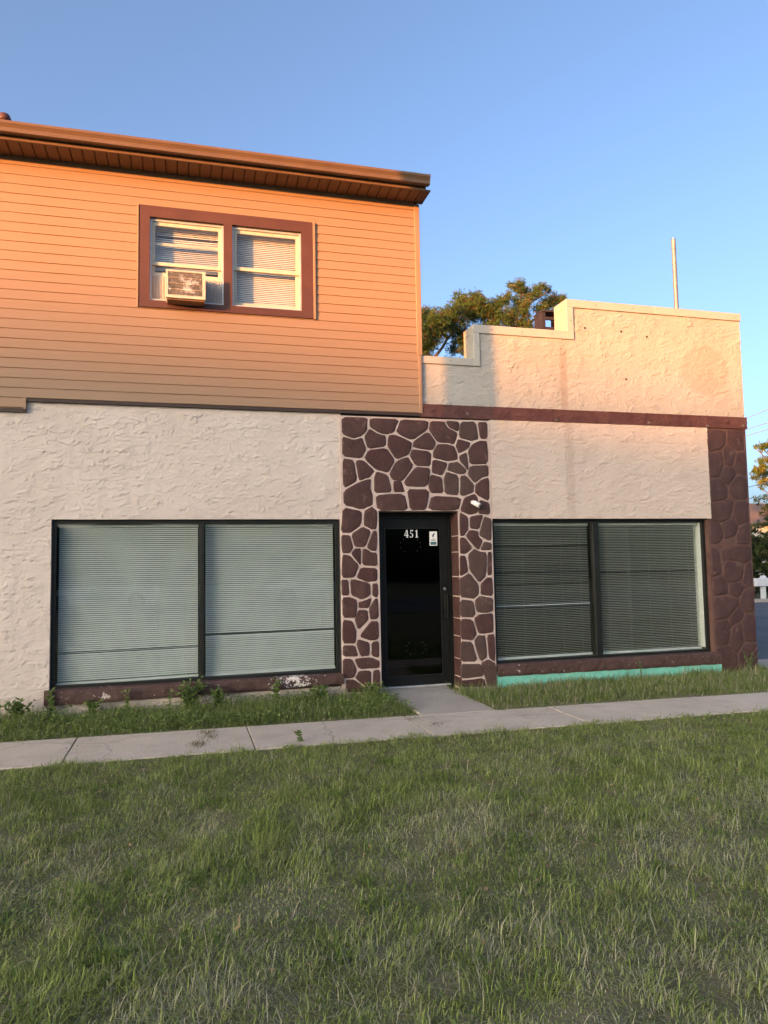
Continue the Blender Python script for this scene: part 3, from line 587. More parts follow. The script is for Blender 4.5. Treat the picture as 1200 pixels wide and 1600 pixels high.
# solid of the building: side, rear and inner walls, roofs (closed, so the rooms stay dark)
box('side_wall', (7.72, 8.02, .31, 11.0, -.1, 4.6), M['stucco'], bld)
box('rear_wall', (-6, 8.02, 11.0, 11.3, -.1, 6.4), M['stucco'], bld)
box('side_wall', (-6.3, -6.0, .0, 11.3, -.1, 6.4), M['stucco'], bld)
box('inner_wall', (7.60, 7.715, .31, 2.39, -.1, 3.84), M['room'], bld)
box('flat_roof', (2.99, 7.72, .31, 11.0, 3.85, 4.0), M['roofing'], bld)
box('ceiling', (-6.0, 2.985, .02, 11.0, 3.40, 3.56), M['room'], bld)
box('partition_wall', (-6.0, 7.72, 2.4, 2.5, -.1, 3.85), M['room'], bld)
box('upper_partition_wall', (-6.0, 2.90, 2.4, 2.5, 3.56, 6.35), M['room'], bld)
box('upper_side_wall', (2.90, 2.98, .02, 9.0, 3.57, 6.35), M['siding'], bld)
box('lower_partition_wall', (1.92, 2.36, .28, .34, -.1, 3.4), M['room'], bld)
box('lower_partition_wall', (3.46, 3.93, .28, .34, -.1, 3.85), M['room'], bld)
box('lower_partition_wall', (2.36, 3.46, .305, .40, 2.30, 3.85), M['room'], bld)

# ---- upper storey siding
UZ = 6.352; COURSE = .1131; SY = -.035
WX0, WX1, UW0, UW1 = -.516, 1.565, 4.700, 5.946
swall = MB()
swall.box(-6, WX0 + .02, SY + .004, .02, 3.55, UZ); swall.box(-6, -1.735, SY + .004, .02, 3.43, 3.55); swall.box(WX1 - .02, 2.955, SY + .004, .02, 3.55, UZ)
swall.box(WX0 + .021, WX1 - .021, SY + .004, .02, 3.55, UW0 + .02); swall.box(WX0 + .021, WX1 - .021, SY + .004, .02, UW1 - .02, UZ)
swall = swall.build('siding_wall', M['trim_tan'], bld)
smesh = {}
def board(x0, x1, z):
    key = round(x1 - x0, 3)
    if key not in smesh:
        L = key / 2; h = COURSE
        prof = [(.002, 0), (-.013, 0), (-.0145, .004), (-.0135, .010), (-.004, h + .004), (.002, h + .004)]
        n = len(prof); nseg = max(1, int(key / .4))
        v = []; xsg = np.linspace(-L, L, nseg + 1)
        for q, xx in enumerate(xsg):
            for (yy, zz) in prof: v.append((xx, yy + (random.uniform(-.0012, .0012) if 0 < q < nseg else 0), zz + (random.uniform(-.0006, .0006))))
        f = [(i * n + k, i * n + (k + 1) % n, (i + 1) * n + (k + 1) % n, (i + 1) * n + k) for i in range(nseg) for k in range(n)] + [tuple(range(n)), tuple(range(nseg * n + n - 1, nseg * n - 1, -1))]
        me = bpy.data.meshes.new('siding_board'); me.from_pydata(v, [], f); me.update(); me.materials.append(M['siding'])
        smesh[key] = me
    return link('siding_board', smesh[key], None, swall, ((x0 + x1) / 2, SY, z))
z = 6.269
ci = 0
while z > 3.40:
    top = z + COURSE
    x1 = 2.93 if z > 4.28 else 2.945
    if z < 3.50: board(-6, -1.735, z)
    elif top > UW0 and z < UW1 + .006:
        board(-6, WX0 - .012, z); board(WX1 + .036, x1, z)
        if z < UW0 - .01: board(WX0 - .011, WX1 + .035, z).scale.z = (UW0 - z) / (COURSE + .005)
        if top > UW1 + .012: o_ = board(WX0 - .011, WX1 + .035, UW1 + .002); o_.scale.z = (top - UW1 - .002) / COURSE
    else: board(-6, x1, z)
    z -= COURSE; ci += 1
box('corner_post', (2.93, 3.0, SY - .020, .06, 4.315, UZ), M['trim_tan'], swall, .004)
box('corner_post', (2.945, 2.988, SY - .018, .03, 3.548, 4.314), M['trim_tan'], swall, .004)
box('starter_strip', (-1.727, 2.99, SY - .008, .0, 3.515, 3.549), M['flash_and_shade'], swall)
box('starter_strip', (-6, -1.729, SY - .008, .0, 3.39, 3.424), M['flash_and_shade'], swall)
box('step_trim', (-1.75, -1.727, SY - .018, .0, 3.425, 3.56), M['trim_tan'], swall)
box('window_channel', (WX1 + .004, WX1 + .034, SY - .036, .0, UW0 - .01, UW1 + .005), M['trim_tan'], swall, .003)
box('window_channel', (WX0 - .030, WX0 - .012, SY - .024, .0, UW0 - .005, UW1 + .005), M['trim_tan'], swall, .003)
box('window_gap_shade', (WX0 - .0118, WX0 - .0005, SY - .006, .0, UW0 + .05, UW1 - .02), M['flash_and_shade'], swall)  # solid dark strip painting in the shadow gap beside the trim

# ---- eave
eave = box('eave', (-6, 2.985, -.375, .0, 6.395, 6.44), M['soffit'], bld)
px = -5.98
pmesh = None
while px < 2.97:
    w = .131
    if pmesh is None:
        pmesh = bpy.data.meshes.new('soffit_panel')
        b_ = MB().prism_y([(-w / 2 + .004, .02), (-w / 2 + .004, .006), (-w / 2 + .010, 0), (w / 2 - .010, 0), (w / 2 - .004, .006), (w / 2 - .004, .02)], -.175, .175)
        pmesh.from_pydata(b_.v, [], b_.f); pmesh.update(); pmesh.materials.append(M['soffit'])
    link('soffit_panel', pmesh, None, eave, (px + w / 2, -.195, 6.372))
    px += w
box('soffit_shade_channel', (-6, 2.985, -.018, .0, 6.345, 6.392), M['flash_and_shade'], eave)  # channel coloured dark to paint in the shadow strip under the eave
box('fascia', (-6, 2.985, -.392, -.373, 6.366, 6.52), M['gutter'], eave, .003)
gp = [(-.395, 6.415), (-.47, 6.405), (-.485, 6.41), (-.488, 6.425), (-.482, 6.432), (-.487, 6.455), (-.503, 6.480), (-.512, 6.492), (-.512, 6.520), (-.503, 6.522), (-.500, 6.512), (-.42, 6.505), (-.395, 6.525)]
MB().prism_x(gp, -6, 3.0).build('gutter', M['gutter'], eave)
MB().prism_x([(y * 1.0 - (.004 if y < -.4 else 0), 6.465 + (zz - 6.465) * 1.05) for y, zz in gp], 3.0005, 3.008).build('gutter_end_cap', M['gutter'], eave)
rf = MB(); rf.prism_x([(-.40, 6.53), (11.4, 7.6), (11.4, 7.66), (-.43, 6.56), (-.44, 6.535)], -6.2, 3.0)
rf = rf.build('roof', M['roofing'], bld)
box('gable_wall', (2.93, 2.98, .0, 11.0, 6.36, 6.52), M['siding'], bld)
vp = MB(); vp.tube([(-2.15, .6, 6.5), (-2.15, .6, 7.13)], .055, 14); vp.tube([(-2.15, .6, 7.13), (-2.15, .6, 7.18), (-2.15, .6, 7.225), (-2.15, .6, 7.24)], [.078, .078, .058, .02], 16)
vp.build('vent_pipe', M['trim_brown'], rf, True)

# ---- stone surround and corner column
def rounded(poly, inset, it=1):
    p = [Vector(q) for q in poly]
    area = sum(p[i].x * p[(i + 1) % len(p)].y - p[(i + 1) % len(p)].x * p[i].y for i in range(len(p))) / 2
    if area < 0: p.reverse()
    n = len(p); out = []
    for i in range(n):
        a, b, c = p[i - 1], p[i], p[(i + 1) % n]
        d1 = (b - a).normalized(); d2 = (c - b).normalized()
        n1 = Vector((-d1.y, d1.x)); n2 = Vector((-d2.y, d2.x))
        m_ = (n1 + n2)
        if m_.length < .3: m_ = n1
        m_.normalize(); k = inset / max(.45, m_.dot(n1))
        out.append(b + m_ * k)
    # resample edges with a little wobble, then cut corners
    for _ in range(it):
        q = []
        for i in range(len(out)):
            a, b = out[i], out[(i + 1) % len(out)]
            q += [a.lerp(b, .14), a.lerp(b, .5) , a.lerp(b, .86)]
        out = q
    return out
def stone(poly, y, proud, m, parent, inset, seed):
    r = random.Random(seed)
    o = rounded(poly, inset)
    o = [q + Vector((r.uniform(-.003, .003), r.uniform(-.003, .003))) for q in o]
    c = sum(o, Vector((0, 0))) / len(o)
    n = len(o)
    rings = [(1.0, .004), (.965, -proud * .75), (.86, -proud), (.5, -proud * r.uniform(.9, 1.15))]
    v = []
    tx, tz = r.uniform(-.03, .03), r.uniform(-.03, .03)
    for s, dy in rings:
        for q in o:
            w = c + (q - c) * s
            j = 0 if s == 1.0 else r.uniform(-.0035, .0035)
            v.append((w.x, y + dy + j + (0 if s == 1 else (w.x - c.x) * tx + (w.y - c.y) * tz), w.y))
    v.append((c.x, y - proud * 1.1, c.y))
    f = [(k * n + i, k * n + (i + 1) % n, (k + 1) * n + (i + 1) % n, (k + 1) * n + i) for k in range(3) for i in range(n)]
    f += [(3 * n + i, 3 * n + (i + 1) % n, 4 * n) for i in range(n)]
    mk('stone', v, f, m, parent, True)
DX0, DX1, DZ1 = 2.378, 3.452, 2.280
surr = MB().prism_y([(1.895, -.1), (DX0, -.1), (DX0, DZ1), (DX1, DZ1), (DX1, -.1), (3.930, -.1), (3.930, 3.487), (1.895, 3.487)], -.022, .30).build('stone_surround', M['mortar'], bld)
for k, p in enumerate(SURROUND): stone(p, -.022, .009, M[random.choice(('stone', 'stone_b', 'stone')) if p[0][0] < 2.75 else random.choice(('stone', 'stone_c', 'stone'))], surr, .0058, k)
rz = [2.270, 1.963, 1.951, 1.751, 1.739, 1.432, 1.416, 1.175, 1.160, .89, .878, .659, .647, .368, .356, .139, .124, .0]
for k in range(9):
    z1, z0 = rz[2 * k], rz[2 * k + 1]
    mb = MB().box(DX1 - .009, DX1 + .02, -.012, .235, z0, z1, .006); mb.build('stone', M['stone'], surr)
    mb = MB().box(DX0 - .02, DX0 + .009, -.012, .235, z0 + .02, z1 + (.02 if z1 < 2 else 0), .006); mb.build('stone', M['stone'], surr)
colm = box('stone_column', (7.292, 8.022, -.022, .30, -.1, 3.501), M['mortar_dark'], bld)
for k, p in enumerate(COLUMN):
    p = [(max(7.305 if q[1] > .3 else 7.27, min(q[0], 8.035)), min(q[1], 3.495)) for q in p]
    stone(p, -.022, .009, M['stone_dark'], colm, .005, 500 + k)

# ---- shop windows
def shop_window(x0, x1, mull, z0, z1, label):
    fr = MB(); t = .045; y0, y1 = .055, .10
    fr.box(x0, x0 + t, y0, y1, z0, z1); fr.box(x1 - t, x1, y0, y1, z0, z1)
    fr.box(x0 + t, x1 - t, y0 + .001, y1, z1 - t, z1); fr.box(x0 + t, x1 - t, y0 + .001, y1, z0, z0 + .035)
    fr = fr.build('shop_window', M['frame'], bld)
    box('mullion', (mull[0], mull[1], y0 - .02, y1 + .01, z0 + .035, z1 - t), M['frame'], fr, .004)
    for a, b in ((x0 + t, mull[0]), (mull[1], x1 - t)):
        box('pane', (a, b, .082, .088, z0 + .035, z1 - t), M['glass'], fr)
    return fr
wl = shop_window(LX0, LX1, (.178, .232), WZ0, WZ1, '')
wr = shop_window(RX0, RX1, (5.450, 5.545), WZ0, WZ1, '')
box('window_head', (RX0 - .01, RX1 + .01, .0, .053, WZ1 - .012, WZ1 - .001), M['frame'], wr)
def sill(x0, x1, z0a, z0b, z1, y, seed):
    xs_ = lines([x0, x1], [.02]); prof = [(0., 0.), (.01, .0), (.02, .25), (.022, .6), (.02, .9), (.0, 1.), (-.12, 1.02)]
    v = []
    for k, xx in enumerate(xs_):
        t = (xx - x0) / (x1 - x0); zb = z0a + (z0b - z0a) * t + .006 * float(pn(xx * 6, seed, 5))
        for (d, s) in prof:
            v.append((xx, y - d - .007 * float(pn(xx * 13, s * 6 + seed, 6)) * (d > 0) , zb + (z1 - zb) * s + .004 * float(pn(xx * 9, s * 5, 8)) * (d >= 0)))
    n = len(prof)
    f = [(i * n + k, (i + 1) * n + k, (i + 1) * n + k + 1, i * n + k + 1) for i in range(len(xs_) - 1) for k in range(n - 1)] + [tuple(range(n)), tuple(reversed(range((len(xs_) - 1) * n, len(xs_) * n)))]
    return mk('window_sill', v, f, M['sill'], bld, False)
sill(-1.495, 1.892, .100, .150, .268, -.045, 1)
sill(3.945, 7.385, .118, .100, .268, -.045, 2)
box('window_sill_ledge', (LX0, LX1, -.03, .30, .20, .262), M['sill'], bld)
box('window_sill_ledge', (RX0, RX1, -.03, .30, .20, .262), M['sill'], bld)
box('base_strip', (3.945, 7.295, -.038, .29, -.1, .125), M['teal'], bld)
box('base_strip', (7.295, 7.383, -.050, -.041, -.1, .105), M['teal'], bld)
box('jamb_strip', (7.235, 7.245, .10, .24, .33, 2.12), M['white'], wr)

# ---- front door
df = MB(); df.box(DX0 + .010, DX0 + .060, .235, .30, .0, DZ1 - .001); df.box(DX1 - .060, DX1 - .010, .235, .30, .0, DZ1 - .001); df.box(DX0 + .060, DX1 - .060, .236, .30, 2.205, DZ1 - .001)
df.build('door_frame', M['doorblk'], bld)
box('threshold', (DX0 + .06, DX1 - .06, .225, .30, .004, .022), M['alum'], bld, .004)
ax0, ax1 = DX0 + .063, DX1 - .063
dl = MB(); dl.box(ax0, ax0 + .085, .255, .295, .026, 2.20); dl.box(ax1 - .095, ax1, .255, .295, .026, 2.20); dl.box(ax0 + .085, ax1 - .095, .256, .294, 2.075, 2.20); dl.box(ax0 + .085, ax1 - .095, .256, .294, .026, .145)
door = dl.build('door', M['doorblk'], bld)
gl0, gl1 = ax0 + .085, ax1 - .095
box('pane', (gl0, gl1, .272, .279, .145, 2.075), M['glass_door'], door)
bead = MB(); bead.box(gl0, gl0 + .012, .250, .262, .145, 2.075); bead.box(gl1 - .012, gl1, .250, .262, .145, 2.075); bead.box(gl0 + .012, gl1 - .012, .251, .262, .145, .157); bead.box(gl0 + .012, gl1 - .012, .251, .262, 2.063, 2.075)
bead.build('glazing_bead', M['frame'], door)
hx = ax1 - .05
hb = MB(); hb.tube([(hx - .018, .200, .88), (hx - .018, .200, 1.19)], .0085, 8); hb.tube([(hx + .020, .200, .88), (hx + .020, .200, 1.19)], .0085, 8)
for zz in (.90, 1.17): hb.box(hx - .024, hx + .026, .200, .256, zz - .008, zz + .008)
hb.build('pull_handle', M['frame'], door)
lk = MB(); lk.tube([(hx, .256, 1.262), (hx, .238, 1.262)], [.020, .017], 16); lk.build('lock_cylinder', M['steel'], door)
MB().box(hx - .0025, hx + .0025, .2365, .2385, 1.254, 1.270).build('keyhole', M['frame'], door)
M['print_white'] = mat('white_vinyl_print', (.80, .80, .78), None, rough=.5)
M['print_dark'] = mat('dark_print', (.03, .05, .07), None, rough=.6)
M['print_teal'] = mat('teal_print', (.04, .13, .15), None, rough=.6)
def digit(d, x, z, w, h):
    mb = MB(); Y0, Y1 = .2695, .2718
    P = lambda pts: mb.prism_y([(x + a * w, z + b * h) for a, b in pts], Y0, Y1)
    if d == '4':
        P([(.50, 0.10), (.72, 0.10), (.72, 1.0), (.50, 1.0)]); P([(.0, .26), (.0, .34), (.46, 1.0), (.49, 1.0), (.49, .86), (.11, .34), (.11, .26)])
        P([(.11, .24), (.499, .24), (.499, .35), (.11, .35)]); P([(.721, .24), (.95, .24), (.95, .35), (.721, .35)]); P([(.36, 0), (.88, 0), (.88, .05), (.72, .10), (.5, .10), (.36, .05)])
    elif d == '5':
        P([(.20, .84), (.76, .84), (.82, 1.0), (.20, 1.0)]); P([(.14, .50), (.22, .52), (.28, .839), (.20, .839)])
        cx, cz = .38, .30; o = []; i_ = []
        for t in np.linspace(math.radians(125), math.radians(-150), 18):
            th = .10 + .12 * max(0, math.cos(t)); o.append((cx + .42 * math.cos(t), cz + .30 * math.sin(t))); i_.append((cx + (.42 - th - .04) * math.cos(t), cz + (.30 - .075) * math.sin(t)))
        for k in range(17): P([o[k], o[k + 1], i_[k + 1], i_[k]])
    else:
        P([(.34, .07), (.58, .07), (.58, 1.0), (.44, 1.0), (.34, .94)]); P([(.10, .78), (.339, .84), (.339, .93), (.10, .86)]); P([(.12, 0), (.80, 0), (.80, .045), (.58, .07), (.34, .07), (.12, .045)])
    return mb.build('house_number_digit', M['print_white'], door)
for k, d in enumerate('451'):
    o = digit(d, 2.802 + k * .071, 1.948, .064, .10); o['label'] = 'white serif numeral %s on the door glass' % d
stk = MB().box(3.150, 3.258, .2688, .2718, 1.838, 2.026, .001).build('sticker', M['print_white'], door); stk['label'] = 'small white and teal accreditation sticker on door glass'
def sprint(pts, m, nm): return MB().prism_y(pts, .2676, .2686).build(nm, m, stk)
def blob(cx, cz, rx, rz, rot, k=.0, n=16):
    o = []
    for t in np.linspace(0, 2 * math.pi, n, endpoint=False):
        a, b = rx * math.cos(t), rz * math.sin(t); o.append((cx + a * math.cos(rot) - b * math.sin(rot), cz + a * math.sin(rot) + b * math.cos(rot)))
    return o
sprint(blob(3.206, 1.982, .010, .026, -.55), M['print_dark'], 'flame_mark'); sprint(blob(3.197, 1.962, .007, .016, .9), M['print_dark'], 'flame_mark')
sprint([(3.188, 1.938), (3.196, 1.930), (3.212, 1.930), (3.220, 1.938), (3.212, 1.934), (3.196, 1.934)], M['print_dark'], 'flame_mark')
def letter_b(x, z, w, h):
    mb = MB(); P = lambda pts: mb.prism_y([(x + a * w, z + b * h) for a, b in pts], .2676, .2686)
    P([(0, 0), (.25, 0), (.25, 1), (0, 1)]); P([(.25, .0), (.9, 0), (.9, .15), (.25, .15)]); P([(.25, .43), (.8, .43), (.8, .57), (.25, .57)]); P([(.25, .85), (.85, .85), (.85, 1), (.25, 1)])
    P([(.75, .15), (.95, .15), (.95, .43), (.75, .43)]); P([(.7, .57), (.9, .57), (.9, .85), (.7, .85)])
    mb.build('letter', M['print_dark'], stk)
for k in range(3): letter_b(3.172 + k * .0225, 1.899, .0185, .021)
sprint([(3.162, 1.848), (3.246, 1.848), (3.246, 1.888), (3.162, 1.888)], M['print_teal'], 'teal_box')
# suction marks on the glass
rm = random.Random(3)
for (cx, cz, rr) in [(2.885, 1.845, .125), (2.93, .50, .12)]:
    for t in (20, 48, 132, 160, 200, 235, 310, 345):
        a = math.radians(t); x_, z_ = cx + rr * 1.15 * math.cos(a), cz + rr * .8 * math.sin(a)
        MB().prism_y(blob(x_, z_, .008, .005, rm.uniform(0, 3), n=7), .2705, .2718).build('glue_mark', M['mark'] if 'mark' in M else M.setdefault('mark', mat('old_glue', (.07, .07, .065), None, rough=.8)), door)

# ---- upper window
tr = MB(); ty0, ty1 = SY - .030, .03
L0, L1, R0, R1, OZ0, OZ1 = -.402, .462, .566, 1.420, 4.788, 5.810
tr.box(WX0, L0, ty0, ty1, UW0, UW1); tr.box(R1, WX1, ty0, ty1, UW0, UW1); tr.box(L1, R0, ty0 + .001, ty1, OZ0, OZ1); tr.box(L0, R1, ty0 + .0005, ty1, OZ1, UW1); tr.box(L0, R1, ty0 + .0005, ty1, UW0, OZ0)
uw = tr.build('upper_window', M['trim_brown'], bld)
def unit(x0, x1, mid, raised):
    f = MB(); y0, y1 = -.02, .06
    f.box(x0, x0 + .022, y0, y1, OZ0, OZ1); f.box(x1 - .022, x1, y0, y1, OZ0, OZ1); f.box(x0 + .022, x1 - .022, y0 + .001, y1, OZ1 - .03, OZ1); f.box(x0 + .022, x1 - .022, y0 - .012, y1, OZ0, OZ0 + .022)
    f.build('window_frame', M['alum'], uw)
    a, b = x0 + .023, x1 - .023
    us = MB(); us.box(a, a + .035, .0, .025, mid - .02, OZ1 - .031); us.box(b - .04, b, .0, .025, mid - .02, OZ1 - .031); us.box(a + .035, b - .04, .001, .025, OZ1 - .075, OZ1 - .031); us.box(a + .035, b - .04, .001, .025, mid - .02, mid + .02)
    us = us.build('upper_sash', M['vinyl'], uw)
    box('pane', (a + .035, b - .04, .012, .016, mid + .02, OZ1 - .075), M['glass_up'], us)
    ls = MB(); zb = raised if raised else OZ0 + .023; zt = mid + .012 if not raised else mid + .012 + (raised - OZ0) * .8
    zt = min(zt, OZ1 - .08)
    ls.box(a, a + .035, .027, .052, zb, zt); ls.box(b - .04, b, .027, .052, zb, zt); ls.box(a + .035, b - .04, .028, .052, zb, zb + .05); ls.box(a + .035, b - .04, .028, .052, zt - .035, zt)
    ls = ls.build('lower_sash', M['vinyl'], uw)
    box('pane', (a + .035, b - .04, .038, .042, zb + .05, zt - .035), M['glass_up'], ls)
unit(L0, L1, 5.262, 5.115)
unit(R0, R1, 5.285, None)

# ================================================================== BLINDS (hang inside the windows)
def blind(x0, x1, z0, z1, y, pitch, tilt, width, m, label, group, slant=0.0, gaps=(), cords=(), jitter=.0, rail=.03):
    e = empty('window_blind', ((x0 + x1) / 2, y, z0), label, 'blind', group)
    box('head_rail', (x0, x1, y - .02, y + .02, z1 - .035, z1), m, e)
    v = []; f = []; zz = z1 - .05; k = 0; r = random.Random(int(x0 * 1000))
    while zz > z0 + .03:
        t = (z1 - zz) / (z1 - z0)
        tl = tilt + r.uniform(-jitter, jitter)
        d = 0
        for (gk, gd) in gaps:
            if k == gk: tl += gd
        c, s = math.cos(tl) * width / 2, math.sin(tl) * width / 2
        n = len(v); nseg = 4
        for i in range(nseg + 1):
            u = i / nseg; xx = x0 + .004 + (x1 - x0 - .008) * u
            dz = slant * t * (u - .5) + r.uniform(-1, 1) * jitter * .012 - .002 * math.sin(u * math.pi)
            v += [(xx, y - c, zz + dz - s), (xx, y + .002 * math.sin(tl), zz + dz + .003 * math.cos(tl)), (xx, y + c, zz + dz + s)]
        for i in range(nseg):
            for q in (0, 1): f.append((n + i * 3 + q, n + i * 3 + q + 1, n + i * 3 + 4 + q, n + i * 3 + 3 + q))
        zz -= pitch; k += 1
    o = mk('slats', v, f, m, e, False); o['kind'] = 'stuff'
    b = MB(); b.add([(x0, y - .018, z0 - slant / 2), (x1, y - .018, z0 + slant / 2), (x1, y + .018, z0 + slant / 2), (x0, y + .018, z0 - slant / 2), (x0, y - .018, z0 + rail - slant / 2), (x1, y - .018, z0 + rail + slant / 2), (x1, y + .018, z0 + rail + slant / 2), (x0, y + .018, z0 + rail - slant / 2)],
                    [(3, 2, 1, 0), (4, 5, 6, 7), (0, 1, 5, 4), (1, 2, 6, 5), (2, 3, 7, 6), (3, 0, 4, 7)])
    b.build('bottom_rail', m, e)
    for u in cords:
        xx = x0 + (x1 - x0) * u
        MB().tube([(xx, y - width / 2 - .003, z1 - .03), (xx + .006, y - width / 2 - .003, (z0 + z1) / 2), (xx + .01, y - width / 2 - .003, z0 + .02)], .0013, 5).build('ladder_cord', M['cord'], e)
    return e
GB = 'blinds in the shop windows'
CD = (.1, .3, .5, .7, .9)
blind(-1.395, .165, .30, 2.125, .155, .0236, math.radians(47), .0235, M['blind'], 'pale blind in the left pane of left shop window', GB, .018, [(60, -.5)], CD, .03)
blind(.245, 1.822, .31, 2.125, .155, .0236, math.radians(47), .0235, M['blind'], 'pale blind in left shop window pane nearest the stone pier, one slat gap', GB, .012, [(54, -1.1), (55, .3)], CD, .03)
blind(3.998, 5.438, .305, 2.125, .155, .0236, math.radians(-34), .0185, M['blind'], 'dark half open blind in right shop window next to the door', GB, .01, [(11, .5), (26, .55), (33, .5), (45, 1.2), (46, .5)], CD, .05)
blind(5.558, 7.215, .305, 2.125, .155, .0236, math.radians(-38), .0195, M['blind'], 'half open blind in right shop window next to the stone corner', GB, .0, [(27, .6)], CD, .05)
blind(R0 + .03, R1 - .03, 4.83, 5.77, .115, .024, math.radians(58), .026, M['blind_warm'], 'lowered blind in upper window without the air conditioner', 'blinds in the upper window', .0, (), (.15, .85), .04)
blind(L0 + .03, L1 - .03, 5.22, 5.77, .115, .024, math.radians(58), .026, M['blind_warm'], 'blind in upper window above the air conditioner', 'blinds in the upper window', .01, [(3, -.8)], (.15, .85), .06)

# ================================================================== AIR CONDITIONER
acr = empty('window_air_conditioner', (.01, -.02, 4.79), 'cream window air conditioner with rusty peeling grille in the upper window', 'air conditioner')
AX0, AX1, AZ0, AZ1, AY0, AY1 = -.208, .236, 4.765, 5.098, -.255, .12
cs = MB(); t = .022
cs.box(AX0, AX1, AY0 + .03, AY1, AZ0, AZ1, .008)
cs.build('housing', M['vinyl'], acr)
fr = MB(); fr.box(AX0 - .004, AX0 + t, AY0 - .004, AY0 + .029, AZ0, AZ1 + .003); fr.box(AX1 - t - .01, AX1 + .004, AY0 - .004, AY0 + .029, AZ0, AZ1 + .003); fr.box(AX0 + t, AX1 - t - .01, AY0 - .003, AY0 + .029, AZ1 - .018, AZ1 + .003); fr.box(AX0 + t, AX1 - t - .01, AY0 - .003, AY0 + .029, AZ0, AZ0 + .035)
fr.build('front_frame', M['vinyl'], acr)
M['coil'] = chipped('dirty_grille', (.36, .29, .22), (.22, .175, .135), (.70, .67, .62), .565)
gr = MB(); gr.box(AX0 + t, AX1 - t - .01, AY0 + .012, AY0 + .028, AZ0 + .035, AZ1 - .018)
n_ = 26
for k in range(n_):
    x_ = AX0 + t + .006 + (AX1 - AX0 - 2 * t - .02) * k / (n_ - 1); gr.box(x_ - .002, x_ + .002, AY0 + .002, AY0 + .012, AZ0 + .036, AZ1 - .019)
for zz in (4.87, 4.94, 5.01): gr.box(AX0 + t + .002, AX1 - t - .012, AY0, AY0 + .0115, zz - .004, zz + .004)
gr.build('grille', M['coil'], acr)
box('drip_pan', (AX0 + .01, AX1 - .01, AY0 + .02, .0, AZ0 - .018, AZ0 - .001), mat('rusty_pan', (.23, .12, .06), (.12, .07, .05), 12, .8), acr)
M['accordion'] = mat('grey_accordion', (.50, .47, .45), None, rough=.6)
for a, b in ((L0 + .024, AX0 - .001), (AX1 + .001, L1 - .024)):
    mb = MB(); k = max(4, int((b - a) / .018)); w = (b - a) / k
    for i in range(k): mb.prism_y([(0, 0)] * 3, 0, 0) if False else mb.add([(a + i * w, .030, OZ0 + .023), (a + (i + .5) * w, .014, OZ0 + .023), (a + (i + 1) * w, .030, OZ0 + .023), (a + i * w, .030, 5.112), (a + (i + .5) * w, .014, 5.112), (a + (i + 1) * w, .030, 5.112)], [(0, 1, 4, 3), (1, 2, 5, 4)])
    mb.build('side_panel', M['accordion'], acr)

# ================================================================== SECURITY CAMERA
sc = empty('security_camera', (3.655, -.04, 2.39), 'small white bullet security camera on the stone to the right of the door', 'camera')
p0 = Vector((3.655, -.055, 2.390)); dr = Vector((.080, -.085, -.062)).normalized()
mb = MB(); mb.tube([(3.652, -.036, 2.392), (3.652, -.052, 2.392)], .026, 16); mb.tube([(3.652, -.05, 2.392), p0 + dr * .02], .012, 10); mb.build('bracket', M['white'], sc, False)
MB().tube([p0, p0 + dr * .012, p0 + dr * .105], [.016, .031, .034], 20).build('body', M['white'], sc, True)
MB().tube([p0 + dr * .1052, p0 + dr * .118], [.0345, .033], 20).build('bezel', mat('grey_plastic', (.12, .12, .12), None, rough=.4), sc, False)
MB().tube([p0 + dr * .1182, p0 + dr * .121], [.018, .014], 16).build('lens', M['doorblk'], sc, False)

# ================================================================== ROOFTOP THINGS
ms = MB(); ms.tube([(7.49, .70, 3.99), (7.49, .70, 6.66)], .034, 16, False)
mast = empty('roof_mast', (7.49, .70, 4.0), 'bare steel pipe rising behind the tallest parapet step', 'mast')
ms.build('pipe', M['steel'], mast, True)
pf = MB()
for k in range(5):
    a = k * 1.257 + .3; x_, y_ = 7.49 + .030 * math.cos(a), .70 + .030 * math.sin(a); q = .012
    pf.add([(x_ - q * math.sin(a), y_ + q * math.cos(a), 6.659), (x_ + q * math.sin(a), y_ - q * math.cos(a), 6.659), (x_ + .012 * math.cos(a), y_ + .012 * math.sin(a), 6.695)], [(0, 1, 2)])
pf.build('torn_rim', M['steel'], mast)
ch = empty('brown_roof_vent', (6.55, 3.1, 4.0), 'rusty brown box vent behind the middle parapet step', 'vent')
mb = MB(); mb.box(6.36, 6.43, 3.0, 3.3, 4.0, 6.20); mb.box(6.70, 6.76, 3.0, 3.3, 4.0, 6.20); mb.box(6.43, 6.70, 3.0, 3.3, 4.0, 5.92)
mb.build('stack', mat('rusty_metal', (.20, .085, .05), (.13, .06, .04), 10, .8), ch)
box('cap', (6.35, 6.77, 2.98, 3.32, 6.20, 6.225), bpy.data.materials['rusty_metal'], ch)
box('slat', (6.43, 6.70, 3.0, 3.05, 6.06, 6.11), bpy.data.materials['rusty_metal'], ch)
for (x_, y_, z_) in [(5.98, .37, 5.285), (7.62, .37, 5.285)]:
    mb = MB().prism_y([(x_, 5.2), (x_ + .075, 5.2), (x_ + .075, z_ + .02), (x_ + .045, z_)], y_, y_ + .01); tag(mb.build('flashing_scrap', M['steel']), 'bent bit of metal flashing sticking up behind parapet, ' + ('near the mast' if x_ > 7 else 'left of the mast'), 'flashing')

